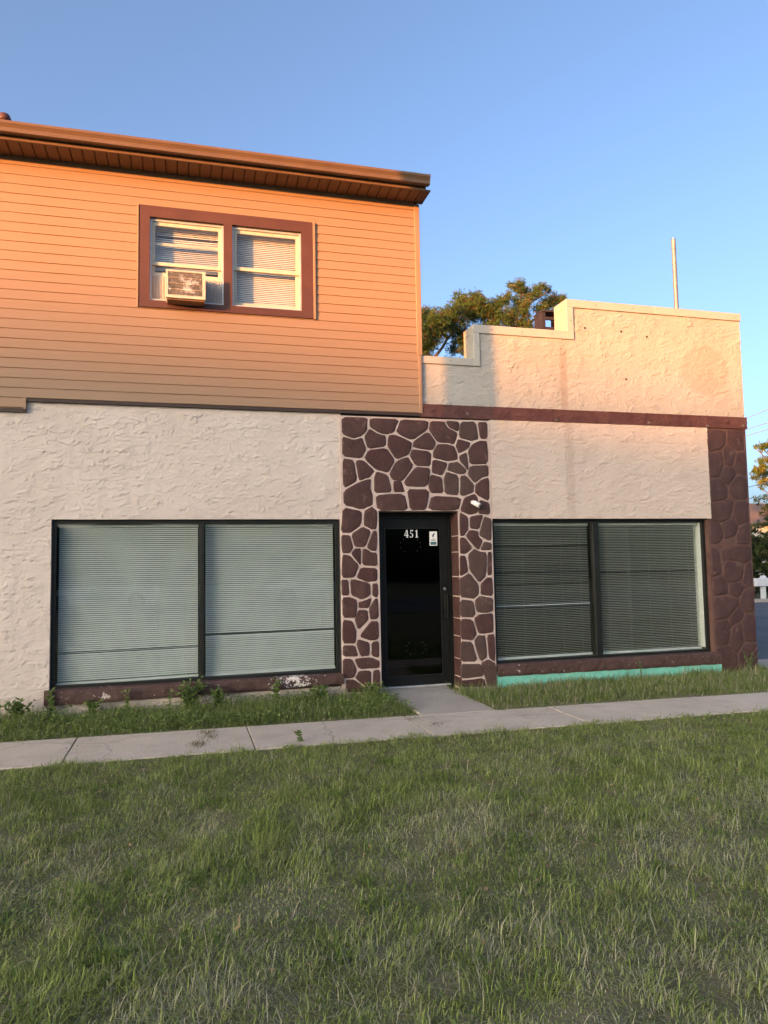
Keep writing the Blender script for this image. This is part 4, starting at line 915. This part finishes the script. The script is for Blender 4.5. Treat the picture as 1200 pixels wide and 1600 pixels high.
# ================================================================== LAWN
BROAD = [(-.15, -5.1), (.15, -5.25), (.45, -4.3), (1.05, -4.9), (.62, -5.75), (1.05, -5.85), (2.3, -5.1), (2.6, -4.2), (1.6, -5.3), (-.6, -4.0), (.2, -3.6), (3.6, -3.9), (4.3, -3.4), (1.9, -3.7), (1.25, -3.3), (3.0, -5.2), (-.4, -5.6), (1.7, -6.1), (5.0, -3.2), (.9, -5.2)]
def blades(x, y, z0, L, W, lean, head, curl, colr):
    n = len(x)
    dx, dy = np.cos(head), np.sin(head); px_, py_ = -dy, dx
    m1 = .5
    h1 = np.sin(lean) * L * m1; v1 = np.cos(lean) * L * m1
    l2 = np.clip(lean + curl, 0, 2.1)
    h2 = h1 + np.sin(l2) * L * (1 - m1); v2 = v1 + np.cos(l2) * L * (1 - m1)
    co = np.empty((n, 5, 3), np.float32)
    w = W / 2
    co[:, 0] = np.stack([x - px_ * w * .7, y - py_ * w * .7, z0], 1); co[:, 1] = np.stack([x + px_ * w * .7, y + py_ * w * .7, z0], 1)
    co[:, 2] = np.stack([x + dx * h1 + px_ * w, y + dy * h1 + py_ * w, z0 + v1], 1); co[:, 3] = np.stack([x + dx * h1 - px_ * w, y + dy * h1 - py_ * w, z0 + v1], 1)
    co[:, 4] = np.stack([x + dx * h2, y + dy * h2, np.maximum(z0 + v2, z0 + .002)], 1)
    b = np.arange(n)[:, None] * 5
    return co.reshape(-1, 3), b + np.array([0, 1, 2, 3]), b + np.array([3, 2, 4]), np.repeat(colr, 5, 0)
GREEN = np.array((.19, .245, .065)); GREEN2 = np.array((.30, .355, .115)); OLIVE = np.array((.36, .37, .19)); STRAW = np.array((.50, .45, .32)); GREY = np.array((.35, .34, .24))
def in_view(x, y):
    a = np.degrees(np.arctan2(x, y + 9.0)); return (a > -19) & (a < 50)
N = 1500000
x = RNG.uniform(-6, 11.5, N); y = RNG.uniform(-8.6, -2.25, N)
d = np.hypot(x, y + 9)
area = 17.5 * 6.35
dens = np.where(in_view(x, y), np.where(y < -8.0, 1500, np.clip(13500 - 1000 * (d - 3), 6500, 13000)), 700)
clump = .55 + .75 * np.clip(.5 + pn(x * 7, y * 7, 70), 0, 1)
bare = np.clip(1.2 - 1.5 * np.clip(pn(x * 2.6, y * 2.6, 71) - .22, 0, 1), .38, 1)
keep = RNG.uniform(0, N / area, N) < dens * clump * bare
keep &= y < walk_front(x) + .03 + .07 * pn(x * 3.1, y * 0, 72) + .06 * pn(x * 11, y * 0, 73)
x = x[keep]; y = y[keep]; n = len(x)
dry = np.clip(.36 + .75 * pn(x * .9, y * .9, 73) + .45 * pn(x * 3.1, y * 3.1, 74) + .10 * (-y - 4.2), 0, .9)
dry = np.where(y > -3.1, dry * .35, dry)
u = RNG.uniform(0, 1, n); v = RNG.uniform(0, 1, n)[:, None]
isdry = u < dry * .50
isgrey = (~isdry) & (u < dry * .8 + .08)
c = GREEN * (1 - v) + GREEN2 * v
c = np.where(isgrey[:, None], OLIVE * (1 - v) + GREY * v, c); c = np.where(isdry[:, None], GREY * (1 - v * .9) + STRAW * v * .9, c)
c = c * RNG.uniform(.75, 1.3, (n, 1))
hn = np.clip(1 + .7 * pn(x * 1.6, y * 1.6, 75) + .75 * pn(x * 5, y * 5, 76), .4, 2.0)
L = RNG.gamma(6, .0072, n) * hn; L = np.clip(L, .02, .15); L = np.where(isdry, L * 1.05, L)
W = RNG.uniform(.0026, .0054, n); W = np.where(isdry, W * .62, W)
lean = np.abs(RNG.normal(.75, .42, n)); lean = np.where(isdry, lean + .35, lean)
head = 2 * np.pi * pn(x * 2.2, y * 2.2, 77) + RNG.normal(0, 1.5, n)
parts = [blades(x, y, lawn_h(x, y) - .004, L, W, np.clip(lean, 0, 1.5), head, RNG.uniform(.1, .9, n), c)]
for (bx, by) in BROAD + [(RNG.uniform(-1.5, 6), RNG.uniform(-6.3, -2.7)) for _ in range(150)]:
    k = int(RNG.integers(14, 42)); r = RNG.uniform(.02, .10)
    x = bx + RNG.normal(0, r, k); y = by + RNG.normal(0, r, k)
    v = RNG.uniform(0, 1, (k, 1)); c = (np.array((.10, .155, .035)) * (1 - v) + np.array((.17, .235, .065)) * v)
    parts.append(blades(x, y, lawn_h(x, y), RNG.uniform(.05, .115, k), RNG.uniform(.005, .009, k), np.abs(RNG.normal(.7, .35, k)), RNG.uniform(0, 6.3, k), RNG.uniform(.2, 1.0, k), c))
# long dry stalks
k = 1300; x = RNG.uniform(-2, 7, k); y = RNG.uniform(-6.8, -2.5, k)
parts.append(blades(x, y, lawn_h(x, y) + .01, RNG.uniform(.07, .17, k), RNG.uniform(.002, .0032, k), np.clip(RNG.normal(.95, .4, k), .1, 1.5), RNG.uniform(0, 6.3, k), RNG.uniform(.0, .5, k), STRAW * RNG.uniform(.8, 1.3, (k, 1))))
def join_blades(parts, name, label):
    co = []; q = []; t = []; c = []; off = 0
    for a_, b_, d_, e_ in parts:
        co.append(a_); q.append(b_ + off); t.append(d_ + off); c.append(e_); off += len(a_)
    o = fast_mesh(name, np.concatenate(co), np.concatenate(q), np.concatenate(t), np.concatenate(c), M['grass'])
    tag(o, label, 'grass', kind='stuff'); return o
join_blades(parts, 'lawn_grass', 'patchy green and straw coloured lawn in front of the sidewalk')
# strip between the sidewalk and the wall
N = 260000
x = RNG.uniform(-6, 9.5, N); y = RNG.uniform(-1.75, .6, N)
e1 = walk_back(x) - .05 + .08 * pn(x * 3.2, x * 0, 80) + .07 * pn(x * 9, x * 0, 86); wall_y = np.where(x > 8.05, .55 - .2 * (x - 8), -.05)
keep = (y > e1) & (y < wall_y)
wl_ = 2.44 + .10 * pn(y * 3, y * 0, 81) - .12 * np.clip(-y - .9, 0, 1); wr_ = 3.24 + .10 * pn(y * 3, y * 0, 82) + .12 * np.clip(-y - 1.1, 0, 1)
keep &= ~((x > wl_) & (x < wr_))
keep &= ~((x > 8.15) & (y > -.40 - .2 * (x - 8.2)))
dens = np.where(in_view(x, y), 6200, 900) * (.4 + .9 * np.clip(.5 + pn(x * 4, y * 4, 83), 0, 1))
keep &= RNG.uniform(0, N / (15.5 * 2.35), N) < dens
x = x[keep]; y = y[keep]; n = len(x)
v = RNG.uniform(0, 1, (n, 1)); c = (np.array((.130, .185, .048)) * (1 - v) + np.array((.225, .285, .088)) * v)
dr_ = RNG.uniform(0, 1, n) < .13 + .12 * (x > 3.3); c = np.where(dr_[:, None], STRAW * (.6 + .4 * v), c) * RNG.uniform(.75, 1.25, (n, 1))
edge = np.clip((y - walk_back(x)) / .35, .35, 1)
L = np.clip(RNG.gamma(5, .022, n) * (1 + .5 * pn(x * 2, y * 2, 84)), .03, .26) * edge * np.where(x > 3.4, .82, .92)
parts = [blades(x, y, np.full(n, -.035), L, RNG.uniform(.003, .0065, n), np.clip(np.abs(RNG.normal(.42, .35, n)), 0, 1.4), RNG.uniform(0, 6.3, n), RNG.uniform(.1, 1.1, n), c)]
# crack grass in the slabs
for (cx, cy, k) in [(.22, -1.55, 90), (.24, -1.75, 60), (.12, -2.0, 120), (2.27, -1.62, 40), (2.4, -1.95, 40), (-.985, -1.7, 10)]:
    xx = cx + RNG.normal(0, .045, k); yy = cy + RNG.normal(0, .06, k); vv = RNG.uniform(0, 1, (k, 1))
    parts.append(blades(xx, yy, np.zeros(k), RNG.uniform(.015, .05, k), RNG.uniform(.003, .006, k), np.abs(RNG.normal(.7, .3, k)), RNG.uniform(0, 6.3, k), RNG.uniform(.2, .9, k), np.array((.12, .13, .04)) * (1 - vv) + np.array((.22, .19, .10)) * vv))
join_blades(parts, 'wall_grass', 'taller green grass strip between the sidewalk and the shop wall')

# ================================================================== WEEDS, TREES
def leaf_quads(cx, nrm, up, ln, wd):
    """rhombic leaves: base, two sides, tip"""
    side = np.cross(nrm, up); side /= np.linalg.norm(side, axis=1)[:, None] + 1e-9
    a = cx; t = cx + up * ln[:, None]; m_ = cx + up * ln[:, None] * .45
    co = np.stack([a, m_ + side * wd[:, None] / 2, t, m_ - side * wd[:, None] / 2], 1).reshape(-1, 3)
    q = np.arange(len(cx))[:, None] * 4 + np.arange(4)
    return co, q
def unitv(n):
    v = RNG.normal(0, 1, (n, 3)); return v / np.linalg.norm(v, axis=1)[:, None]
def weed(px_, py_, h, nst, spread, lw, label, colr=((.09, .145, .04), (.16, .22, .065))):
    e = empty('weed', (px_, py_, -.03), label, 'weed', 'weeds along the shop wall')
    mb = MB(); P = []; U = []
    for s in range(nst):
        a = random.uniform(0, 6.28); r = random.uniform(.1, 1) * spread; hh = h * random.uniform(.65, 1)
        pts = [(px_ + r * t * t * math.cos(a), py_ + r * t * t * math.sin(a) * .7, -.03 + hh * t) for t in (0, .35, .7, 1)]
        mb.tube(pts, [.004, .0035, .0025, .0012], 5)
        k = int(10 + 22 * hh)
        for i in range(k):
            t = random.uniform(.2, 1); b_ = random.uniform(0, 6.28)
            P.append((px_ + r * t * t * math.cos(a), py_ + r * t * t * math.sin(a) * .7, -.03 + hh * t)); U.append((math.cos(b_), math.sin(b_), random.uniform(-.2, .9)))
    mb.build('stem', mat('weed_stem', (.10, .13, .05), None, rough=.7) if 'weed_stem' not in bpy.data.materials else bpy.data.materials['weed_stem'], e)
    P = np.array(P); U = np.array(U); U /= np.linalg.norm(U, axis=1)[:, None]; n = len(P)
    co, q = leaf_quads(P, unitv(n), U, RNG.uniform(.6, 1.3, n) * lw * 2.2, RNG.uniform(.7, 1.2, n) * lw)
    v = RNG.uniform(0, 1, (n, 1)); c = np.array(colr[0]) * (1 - v) + np.array(colr[1]) * v
    fast_mesh('leaves', co, q, None, np.repeat(c, 4, 0), M['leaf'], e, (px_, py_, -.03))
N = 26000
x = RNG.uniform(-4.5, 2.5, N); y = RNG.uniform(-1.3, -.06, N)
keep = (y > walk_back(x) - .03 + .06 * pn(x * 3.2, x * 0, 80)) & (RNG.uniform(0, 1, N) < np.clip(.45 + .9 * pn(x * 1.8, y * 2.5, 90), 0, 1)) & ~((x > 2.40 - .12 * np.clip(-y - .9, 0, 1)))
x = x[keep]; y = y[keep]; n = len(x)
P = np.stack([x, y, RNG.uniform(-.02, 1, n) * (.05 + .07 * np.clip(.5 + pn(x * 2, y * 2, 91), 0, 1)) ], 1)
U = unitv(n); U[:, 2] = np.abs(U[:, 2]) * .5; U /= np.linalg.norm(U, axis=1)[:, None]
co, q = leaf_quads(P, unitv(n) * .6 + np.array((0, 0, 1.)), U, RNG.uniform(.022, .045, n), RNG.uniform(.012, .022, n))
v = RNG.uniform(0, 1, (n, 1)); c = (np.array((.12, .18, .048)) * (1 - v) + np.array((.20, .265, .085)) * v) * RNG.uniform(.75, 1.25, (n, 1))
tag(fast_mesh('leafy_ground_cover', co, q, None, np.repeat(c, 4, 0), M['leaf']), 'low leafy weeds mixed into the grass strip under the left window', 'ground cover', kind='stuff')
N = 60000
x = RNG.uniform(-2, 7, N); y = RNG.uniform(-6.9, -2.4, N)
keep = in_view(x, y) & (RNG.uniform(0, 1, N) < np.clip(1.9 * pn(x * 1.7, y * 1.7, 95) - .25, 0, .8)) & (y < walk_front(x) - .02)
x = x[keep]; y = y[keep]; n = len(x)
P = np.stack([x, y, lawn_h(x, y) + RNG.uniform(.005, .045, n)], 1)
U = unitv(n); U[:, 2] = np.abs(U[:, 2]) * .4; U /= np.linalg.norm(U, axis=1)[:, None]
co, q = leaf_quads(P, unitv(n) * .5 + np.array((0, 0, 1.)), U, RNG.uniform(.014, .03, n), RNG.uniform(.009, .018, n))
v = RNG.uniform(0, 1, (n, 1)); c = (np.array((.095, .145, .04)) * (1 - v) + np.array((.165, .22, .075)) * v) * RNG.uniform(.75, 1.25, (n, 1))
m_ = 500; xx = RNG.uniform(-2, 7, m_); yy = RNG.uniform(-6.9, -2.5, m_)
U2 = unitv(m_); U2[:, 2] *= .25; U2 /= np.linalg.norm(U2, axis=1)[:, None]
co2, q2 = leaf_quads(np.stack([xx, yy, lawn_h(xx, yy) + RNG.uniform(.02, .05, m_)], 1), unitv(m_) * .5 + np.array((0, 0, 1.)), U2, RNG.uniform(.02, .05, m_), RNG.uniform(.01, .022, m_))
c2 = np.array((.30, .22, .13)) * RNG.uniform(.6, 1.3, (m_, 1))
tag(fast_mesh('lawn_weeds', np.concatenate([co, co2]), np.concatenate([q, q2 + len(co)]), None, np.repeat(np.concatenate([c, c2]), 4, 0), M['leaf']), 'small clover and dead leaves scattered through the lawn', 'ground cover', kind='stuff')
weed(-1.72, -.22, .26, 16, .22, .030, 'spiky dark green weed clump against the stucco at far left')
weed(-1.42, -.10, .32, 4, .06, .026, 'thin upright weed at left end of the brown sill')
weed(-.98, -.14, .20, 8, .14, .028, 'low leafy weed under the left part of left window')
weed(-.62, -.14, .36, 3, .05, .020, 'slim weed rising in front of the sill, left pane')
weed(-.16, -.14, .36, 2, .04, .016, 'thinnest weed stalk before the sill, beside the bushy weed')
weed(.05, -.20, .36, 24, .30, .028, 'tall bushy weed below the left window mullion')
weed(.38, -.20, .24, 16, .18, .026, 'low weed to the right of the bushy weed')
weed(1.05, -.14, .30, 5, .06, .026, 'single upright weed before the flaking white sill patch')
weed(1.55, -.22, .20, 18, .20, .026, 'leafy weed at the left foot of the stone pier')
weed(2.20, -.30, .24, 16, .22, .024, 'leafy weed mound just left of the door')
weed(2.15, -.85, .16, 16, .25, .022, 'ground hugging weed beside the walkway')
weed(1.02, -2.18, .13, 3, .05, .020, 'tiny weed at the lawn edge of the sidewalk')
weed(6.0, -.14, .32, 4, .10, .010, 'wispy grass weed before the teal strip')
weed(7.75, -.16, .30, 10, .22, .012, 'wispy weed at the foot of the stone corner column')

def tufts(cl, per, ln, wd, cols, wts, flat=1.0):
    C = []; U = []
    for (x_, y_, z_, r) in cl:
        k = max(6, int(per * (r / .2) ** 2))
        p = np.clip(RNG.normal(0, .58, (k, 3)), -1.25, 1.25) * r * np.array((1, 1, flat)); C.append(np.array((x_, y_, z_)) + p)
    C = np.concatenate(C); n = len(C); nb = 9
    P = np.repeat(C, nb, 0); U = unitv(len(P)); U[:, 2] += .35; U /= np.linalg.norm(U, axis=1)[:, None]
    co, q = leaf_quads(P, unitv(len(P)), U, RNG.uniform(.6, 1.25, len(P)) * ln, RNG.uniform(.7, 1.3, len(P)) * wd)
    ch = RNG.choice(len(cols), n, p=wts); c = np.array(cols)[ch] * RNG.uniform(.7, 1.3, (n, 1))
    return co, q, np.repeat(np.repeat(c, nb, 0), 4, 0)
pt = empty('pine_tree', (9.4, 16.6, -.03), 'green and rust coloured conifer behind the low parapet steps', 'tree')
mb = MB(); mb.tube([(9.4, 16.6, -.1), (9.3, 16.6, 3), (9.0, 16.4, 6), (8.7, 16.1, 8.0)], [.28, .24, .19, .13], 10)
for l in PINE_LIMBS[3:5] + PINE_LIMBS[6:]: mb.tube([(9.1, 16.3, 6.4), tuple(l[0])], [.12, .07], 7)
for l in PINE_LIMBS: mb.tube(l, list(np.linspace(.075, .015, len(l))), 6)
mb.build('trunk', M['bark'], pt, True)
co, q, c = tufts([(a, b, c, r * 1.22) for a, b, c, r in PINE], 165, .095, .014, [(.085, .135, .035), (.115, .155, .045), (.05, .09, .028), (.20, .10, .045)], [.38, .28, .23, .11])
fast_mesh('crown', co, q, None, c, M['leaf'], pt, (9.4, 16.6, -.03))
gt = empty('golden_tree', (33.5, 24, -.03), 'golden lit leafy tree at the right edge beyond the road', 'tree')
mb = MB(); mb.tube([(33.5, 24, -.1), (33.4, 24, 2.5), (33.0, 24, 5.0), (32.2, 24, 6.6)], [.22, .18, .12, .05], 9)
for (x_, y_, z_, r) in GOLD[::2]: mb.tube([(33.2, 24, 4.2), (x_ + .4, y_, z_ - .3), (x_, y_, z_)], [.06, .03, .012], 5)
mb.build('trunk', M['bark'], gt, True)
co, q, c = tufts(GOLD, 30, .15, .038, [(.13, .16, .035), (.18, .17, .035), (.08, .125, .03), (.24, .15, .04)], [.36, .22, .36, .06])
fast_mesh('crown', co, q, None, c, M['leaf'], gt, (33.5, 24, -.03))
dt = empty('dark_tree', (36.5, 27, -.03), 'dark green leafy tree under the golden one at right edge', 'tree')
mb = MB(); mb.tube([(36.5, 27, -.1), (36.3, 27, 2.5), (35.8, 27, 5.0)], [.2, .16, .06], 9)
for (x_, y_, z_, r) in DARK[::2]: mb.tube([(36.1, 27, 3.2), (x_, y_, z_)], [.05, .012], 5)
mb.build('trunk', M['bark'], dt, True)
co, q, c = tufts(DARK, 26, .15, .04, [(.030, .055, .022), (.045, .07, .025)], [.5, .5])
fast_mesh('crown', co, q, None, c, M['leaf'], dt, (36.5, 27, -.03))
def shrub(x_, y_, h, rx, label):
    e = empty('shrub', (x_, y_, -.03), label, 'shrub', 'shrubs along the far road edge')
    mb = MB()
    for k in range(5): mb.tube([(x_ + random.uniform(-.1, .1), y_, -.05), (x_ + random.uniform(-.5, .5) * rx, y_ + random.uniform(-.4, .4), h * .7)], [.04, .012], 5)
    mb.build('stem', M['bark'], e)
    cl = [(x_ + random.uniform(-.75, .75) * rx, y_ + random.uniform(-.5, .5) * rx, random.uniform(.25, h - .35), random.uniform(.3, .5)) for _ in range(26)]
    co, q, c = tufts(cl, 9, .16, .07, [(.045, .065, .025), (.07, .09, .03), (.03, .045, .02), (.12, .12, .05)], [.4, .3, .2, .1])
    fast_mesh('foliage', co, q, None, c, M['leaf'], e, (x_, y_, -.03))
for k, (x_, y_, h, rx, lb) in enumerate([(22.9, 16.6, 3.0, 1.3, 'dark shrub beside the stone corner, across the side road'), (25.2, 17.2, 3.2, 1.5, 'dark shrub behind the white post'), (27.8, 17.4, 3.0, 1.5, 'dark shrub at right picture edge'), (20.5, 16.8, 2.7, 1.3, 'dark shrub mostly behind the stone corner')]): shrub(x_, y_, h, rx, lb)

# ---- far house, white post, wires
hs = empty('far_house', (44, 40, 0), 'distant house with a low brown roof above the shrubs', 'house')
box('wall', (36, 52, 37.0, 44, -.1, 4.3), mat('house_wall', (.5, .46, .42), None, rough=.8), hs)
MB().prism_x([(36.4, 4.2), (40.5, 6.0), (44.6, 4.2), (44.6, 4.05), (36.4, 4.05)], 35.5, 52.5).build('roof', mat('brown_shingle', (.17, .12, .10), (.13, .09, .08), 4, .9), hs)
wp = empty('white_post', (20.95, 13.98, -.03), 'white wooden post with a crossboard at far edge of the side road', 'post')
box('post', (20.87, 21.02, 13.91, 14.05, -.1, .52), M['white'], wp, .01)
box('crossboard', (20.56, 22.6, 13.86, 14.02, .53, .83), M['white'], wp, .015)
MB().prism_x([(13.88, .831), (14.04, .831), (14.0, .90), (13.96, .93), (13.92, .90)], 20.86, 21.05).build('cap', M['white'], wp)
for k, (z0, z1) in enumerate([(6.85, 7.24), (6.44, 6.74), (6.19, 6.49), (4.24, 4.49), (3.80, 4.0)]):
    s_ = (z1 - z0) / 1.08
    pts = [(20.5 + t, 14 + .02 * k, z0 + s_ * t + .004 * t * (t - 1)) for t in (-14, -8, -3, 0, 2, 5, 10, 18)]
    nm = ['topmost power line sloping past the stone corner', 'second highest power line sloping past the stone corner', 'third power line sloping past the stone corner', 'lower wire crossing behind the golden tree', 'lowest wire between the golden and the dark tree'][k]
    tag(MB().tube(pts, .013, 5).build('power_line', mat('wire', (.22, .22, .22), None, rough=.6) if 'wire' not in bpy.data.materials else bpy.data.materials['wire']), nm, 'wire', 'power lines at the right')
# ---- utility pole left of the camera; its shadow falls on the gutter end and the low parapet
LP = 9.0
up_ = empty('utility_pole', (3.70 - LP * math.sin(SUN_AZ), -LP * math.cos(SUN_AZ), -.03), 'weathered wooden utility pole on the lawn left of the picture', 'pole')
qx, qy = up_.location.x, up_.location.y
MB().tube([(qx, qy, -.1), (qx, qy, 4.5), (qx, qy, 10.5)], [.215, .20, .15], 18).build('shaft', M['bark'], up_, True)
box('crossarm', (qx - .06, qx + .06, qy - 1.2, qy + 1.2, 9.6, 9.72), M['bark'], up_)
# ---- far wood along the west and across the street (lights and shades the facade, seen in the panes)
def wood(name, label, a0, a1, rad, h, rough, step, seed):
    n = int((a1 - a0) / step); v = []; f = []
    prof = [(0, 0, 0), (-3.5, 0, .35), (-4, 0, .7), (-2, 0, .93), (0, 0, 1.0), (3, 0, .9), (5, 0, .0)]
    for i in range(n + 1):
        a = a0 + (a1 - a0) * i / n
        for k, (dr, _, hz) in enumerate(prof):
            rr = rad + dr + 1.5 * float(pn(i * .37, k * 1.7, seed)); hh = h * hz + (rough * float(pn(i * .21, k * .3, seed + 1)) + rough * .4 * float(pn(i * .7, k, seed + 2))) * (hz > .2)
            v.append((-math.sin(a) * rr, -math.cos(a) * rr, hh if hz > 0 else -.1))
    m = len(prof)
    f = [(i * m + k, (i + 1) * m + k, (i + 1) * m + k + 1, i * m + k + 1) for i in range(n) for k in range(m - 1)]
    o = mk(name, v, f, mat(name + '_foliage', (.035, .05, .018), (.06, .08, .03), .5, .9), None, True)
    tag(o, label, 'wood', kind='stuff')
wood('distant_wood', 'far belt of trees west of the shop', math.radians(35), math.radians(100), 195, 4.4 + 195 * math.tan(SUN_EL), .35, .004, 200)
wood('roadside_wood', 'belt of trees across the street behind the photographer', math.radians(-80), math.radians(30), 60, 5.5, 1.6, .03, 210)

# ---- across the street (seen only in the panes): parked cars and a house
def car(x0, y0, colr, label):
    e = empty('parked_car', (x0, y0, -.01), label, 'car', 'cars parked across the street')
    m = mat(label.split()[0] + '_car_paint', colr, None, rough=.25, spec=.6)
    dk = bpy.data.materials.get('car_glass') or mat('car_glass', (.015, .018, .02), None, rough=.08, spec=.6)
    ru = bpy.data.materials.get('tyre_rubber') or mat('tyre_rubber', (.02, .02, .02), None, rough=.9)
    st = [(-2.25, .62, .40, .66), (-2.1, .80, .25, .74), (-1.5, .88, .20, .86), (-.9, .90, .20, .92), (0, .91, .20, .93), (.9, .90, .20, .93), (1.7, .88, .20, .95), (2.15, .80, .25, .90), (2.28, .66, .42, .78)]
    v = []; f = []
    for (a, w, zl, zh) in st:
        v += [(x0 + a, y0 - w * .9, zl), (x0 + a, y0 - w, (zl + zh) / 2), (x0 + a, y0 - w * .93, zh), (x0 + a, y0 + w * .93, zh), (x0 + a, y0 + w, (zl + zh) / 2), (x0 + a, y0 + w * .9, zl)]
    for i in range(len(st) - 1):
        for k in range(6): f.append((i * 6 + k, i * 6 + (k + 1) % 6, (i + 1) * 6 + (k + 1) % 6, (i + 1) * 6 + k))
    f += [tuple(range(6)), tuple(reversed(range((len(st) - 1) * 6, len(st) * 6)))]
    mk('body', v, f, m, e, True)
    cb = [(-1.05, .80, .92, .92), (-.35, .66, .94, 1.38), (.15, .64, .94, 1.44), (.85, .64, .94, 1.40), (1.75, .78, .95, .97)]
    v = []; f = []
    for (a, w, zl, zh) in cb: v += [(x0 + a, y0 - .84, zl), (x0 + a, y0 - w, zh), (x0 + a, y0 + w, zh), (x0 + a, y0 + .84, zl)]
    for i in range(len(cb) - 1):
        for k in (0, 2): f.append((i * 4 + k, i * 4 + k + 1, (i + 1) * 4 + k + 1, (i + 1) * 4 + k))
    g_ = [(0 * 4 + 1, 0 * 4 + 2, 1 * 4 + 2, 1 * 4 + 1), (3 * 4 + 1, 3 * 4 + 2, 4 * 4 + 2, 4 * 4 + 1)]
    mk('side_glass', v, f + g_, dk, e)
    rv = [(x0 + a, y0 + sg * w, zh + .012) for (a, w, zl, zh) in cb[1:4] for sg in (-1.06, 1.06)]
    mk('roof', rv + [(a, b, c - .05) for a, b, c in rv], [(0, 2, 3, 1), (2, 4, 5, 3), (6, 7, 9, 8), (8, 9, 11, 10), (0, 6, 8, 2), (2, 8, 10, 4), (1, 3, 9, 7), (3, 5, 11, 9), (0, 1, 7, 6), (4, 10, 11, 5)], m, e)
    for a in (-1.42, 1.38):
        for sg in (-1, 1):
            w = MB().tube([(x0 + a, y0 + sg * .72, .33), (x0 + a, y0 + sg * .92, .33)], .33, 18).build('wheel', ru, e)
            MB().tube([(x0 + a, y0 + sg * .921, .33), (x0 + a, y0 + sg * .93, .33)], .2, 14).build('rim', M['steel'], w)
car(-3.2, -22.6, (.72, .72, .72), 'white sedan parked across the street, mirrored in the left window')
car(5.6, -22.6, (.55, .62, .62), 'silver sedan parked across the street, mirrored beside the stone pier')
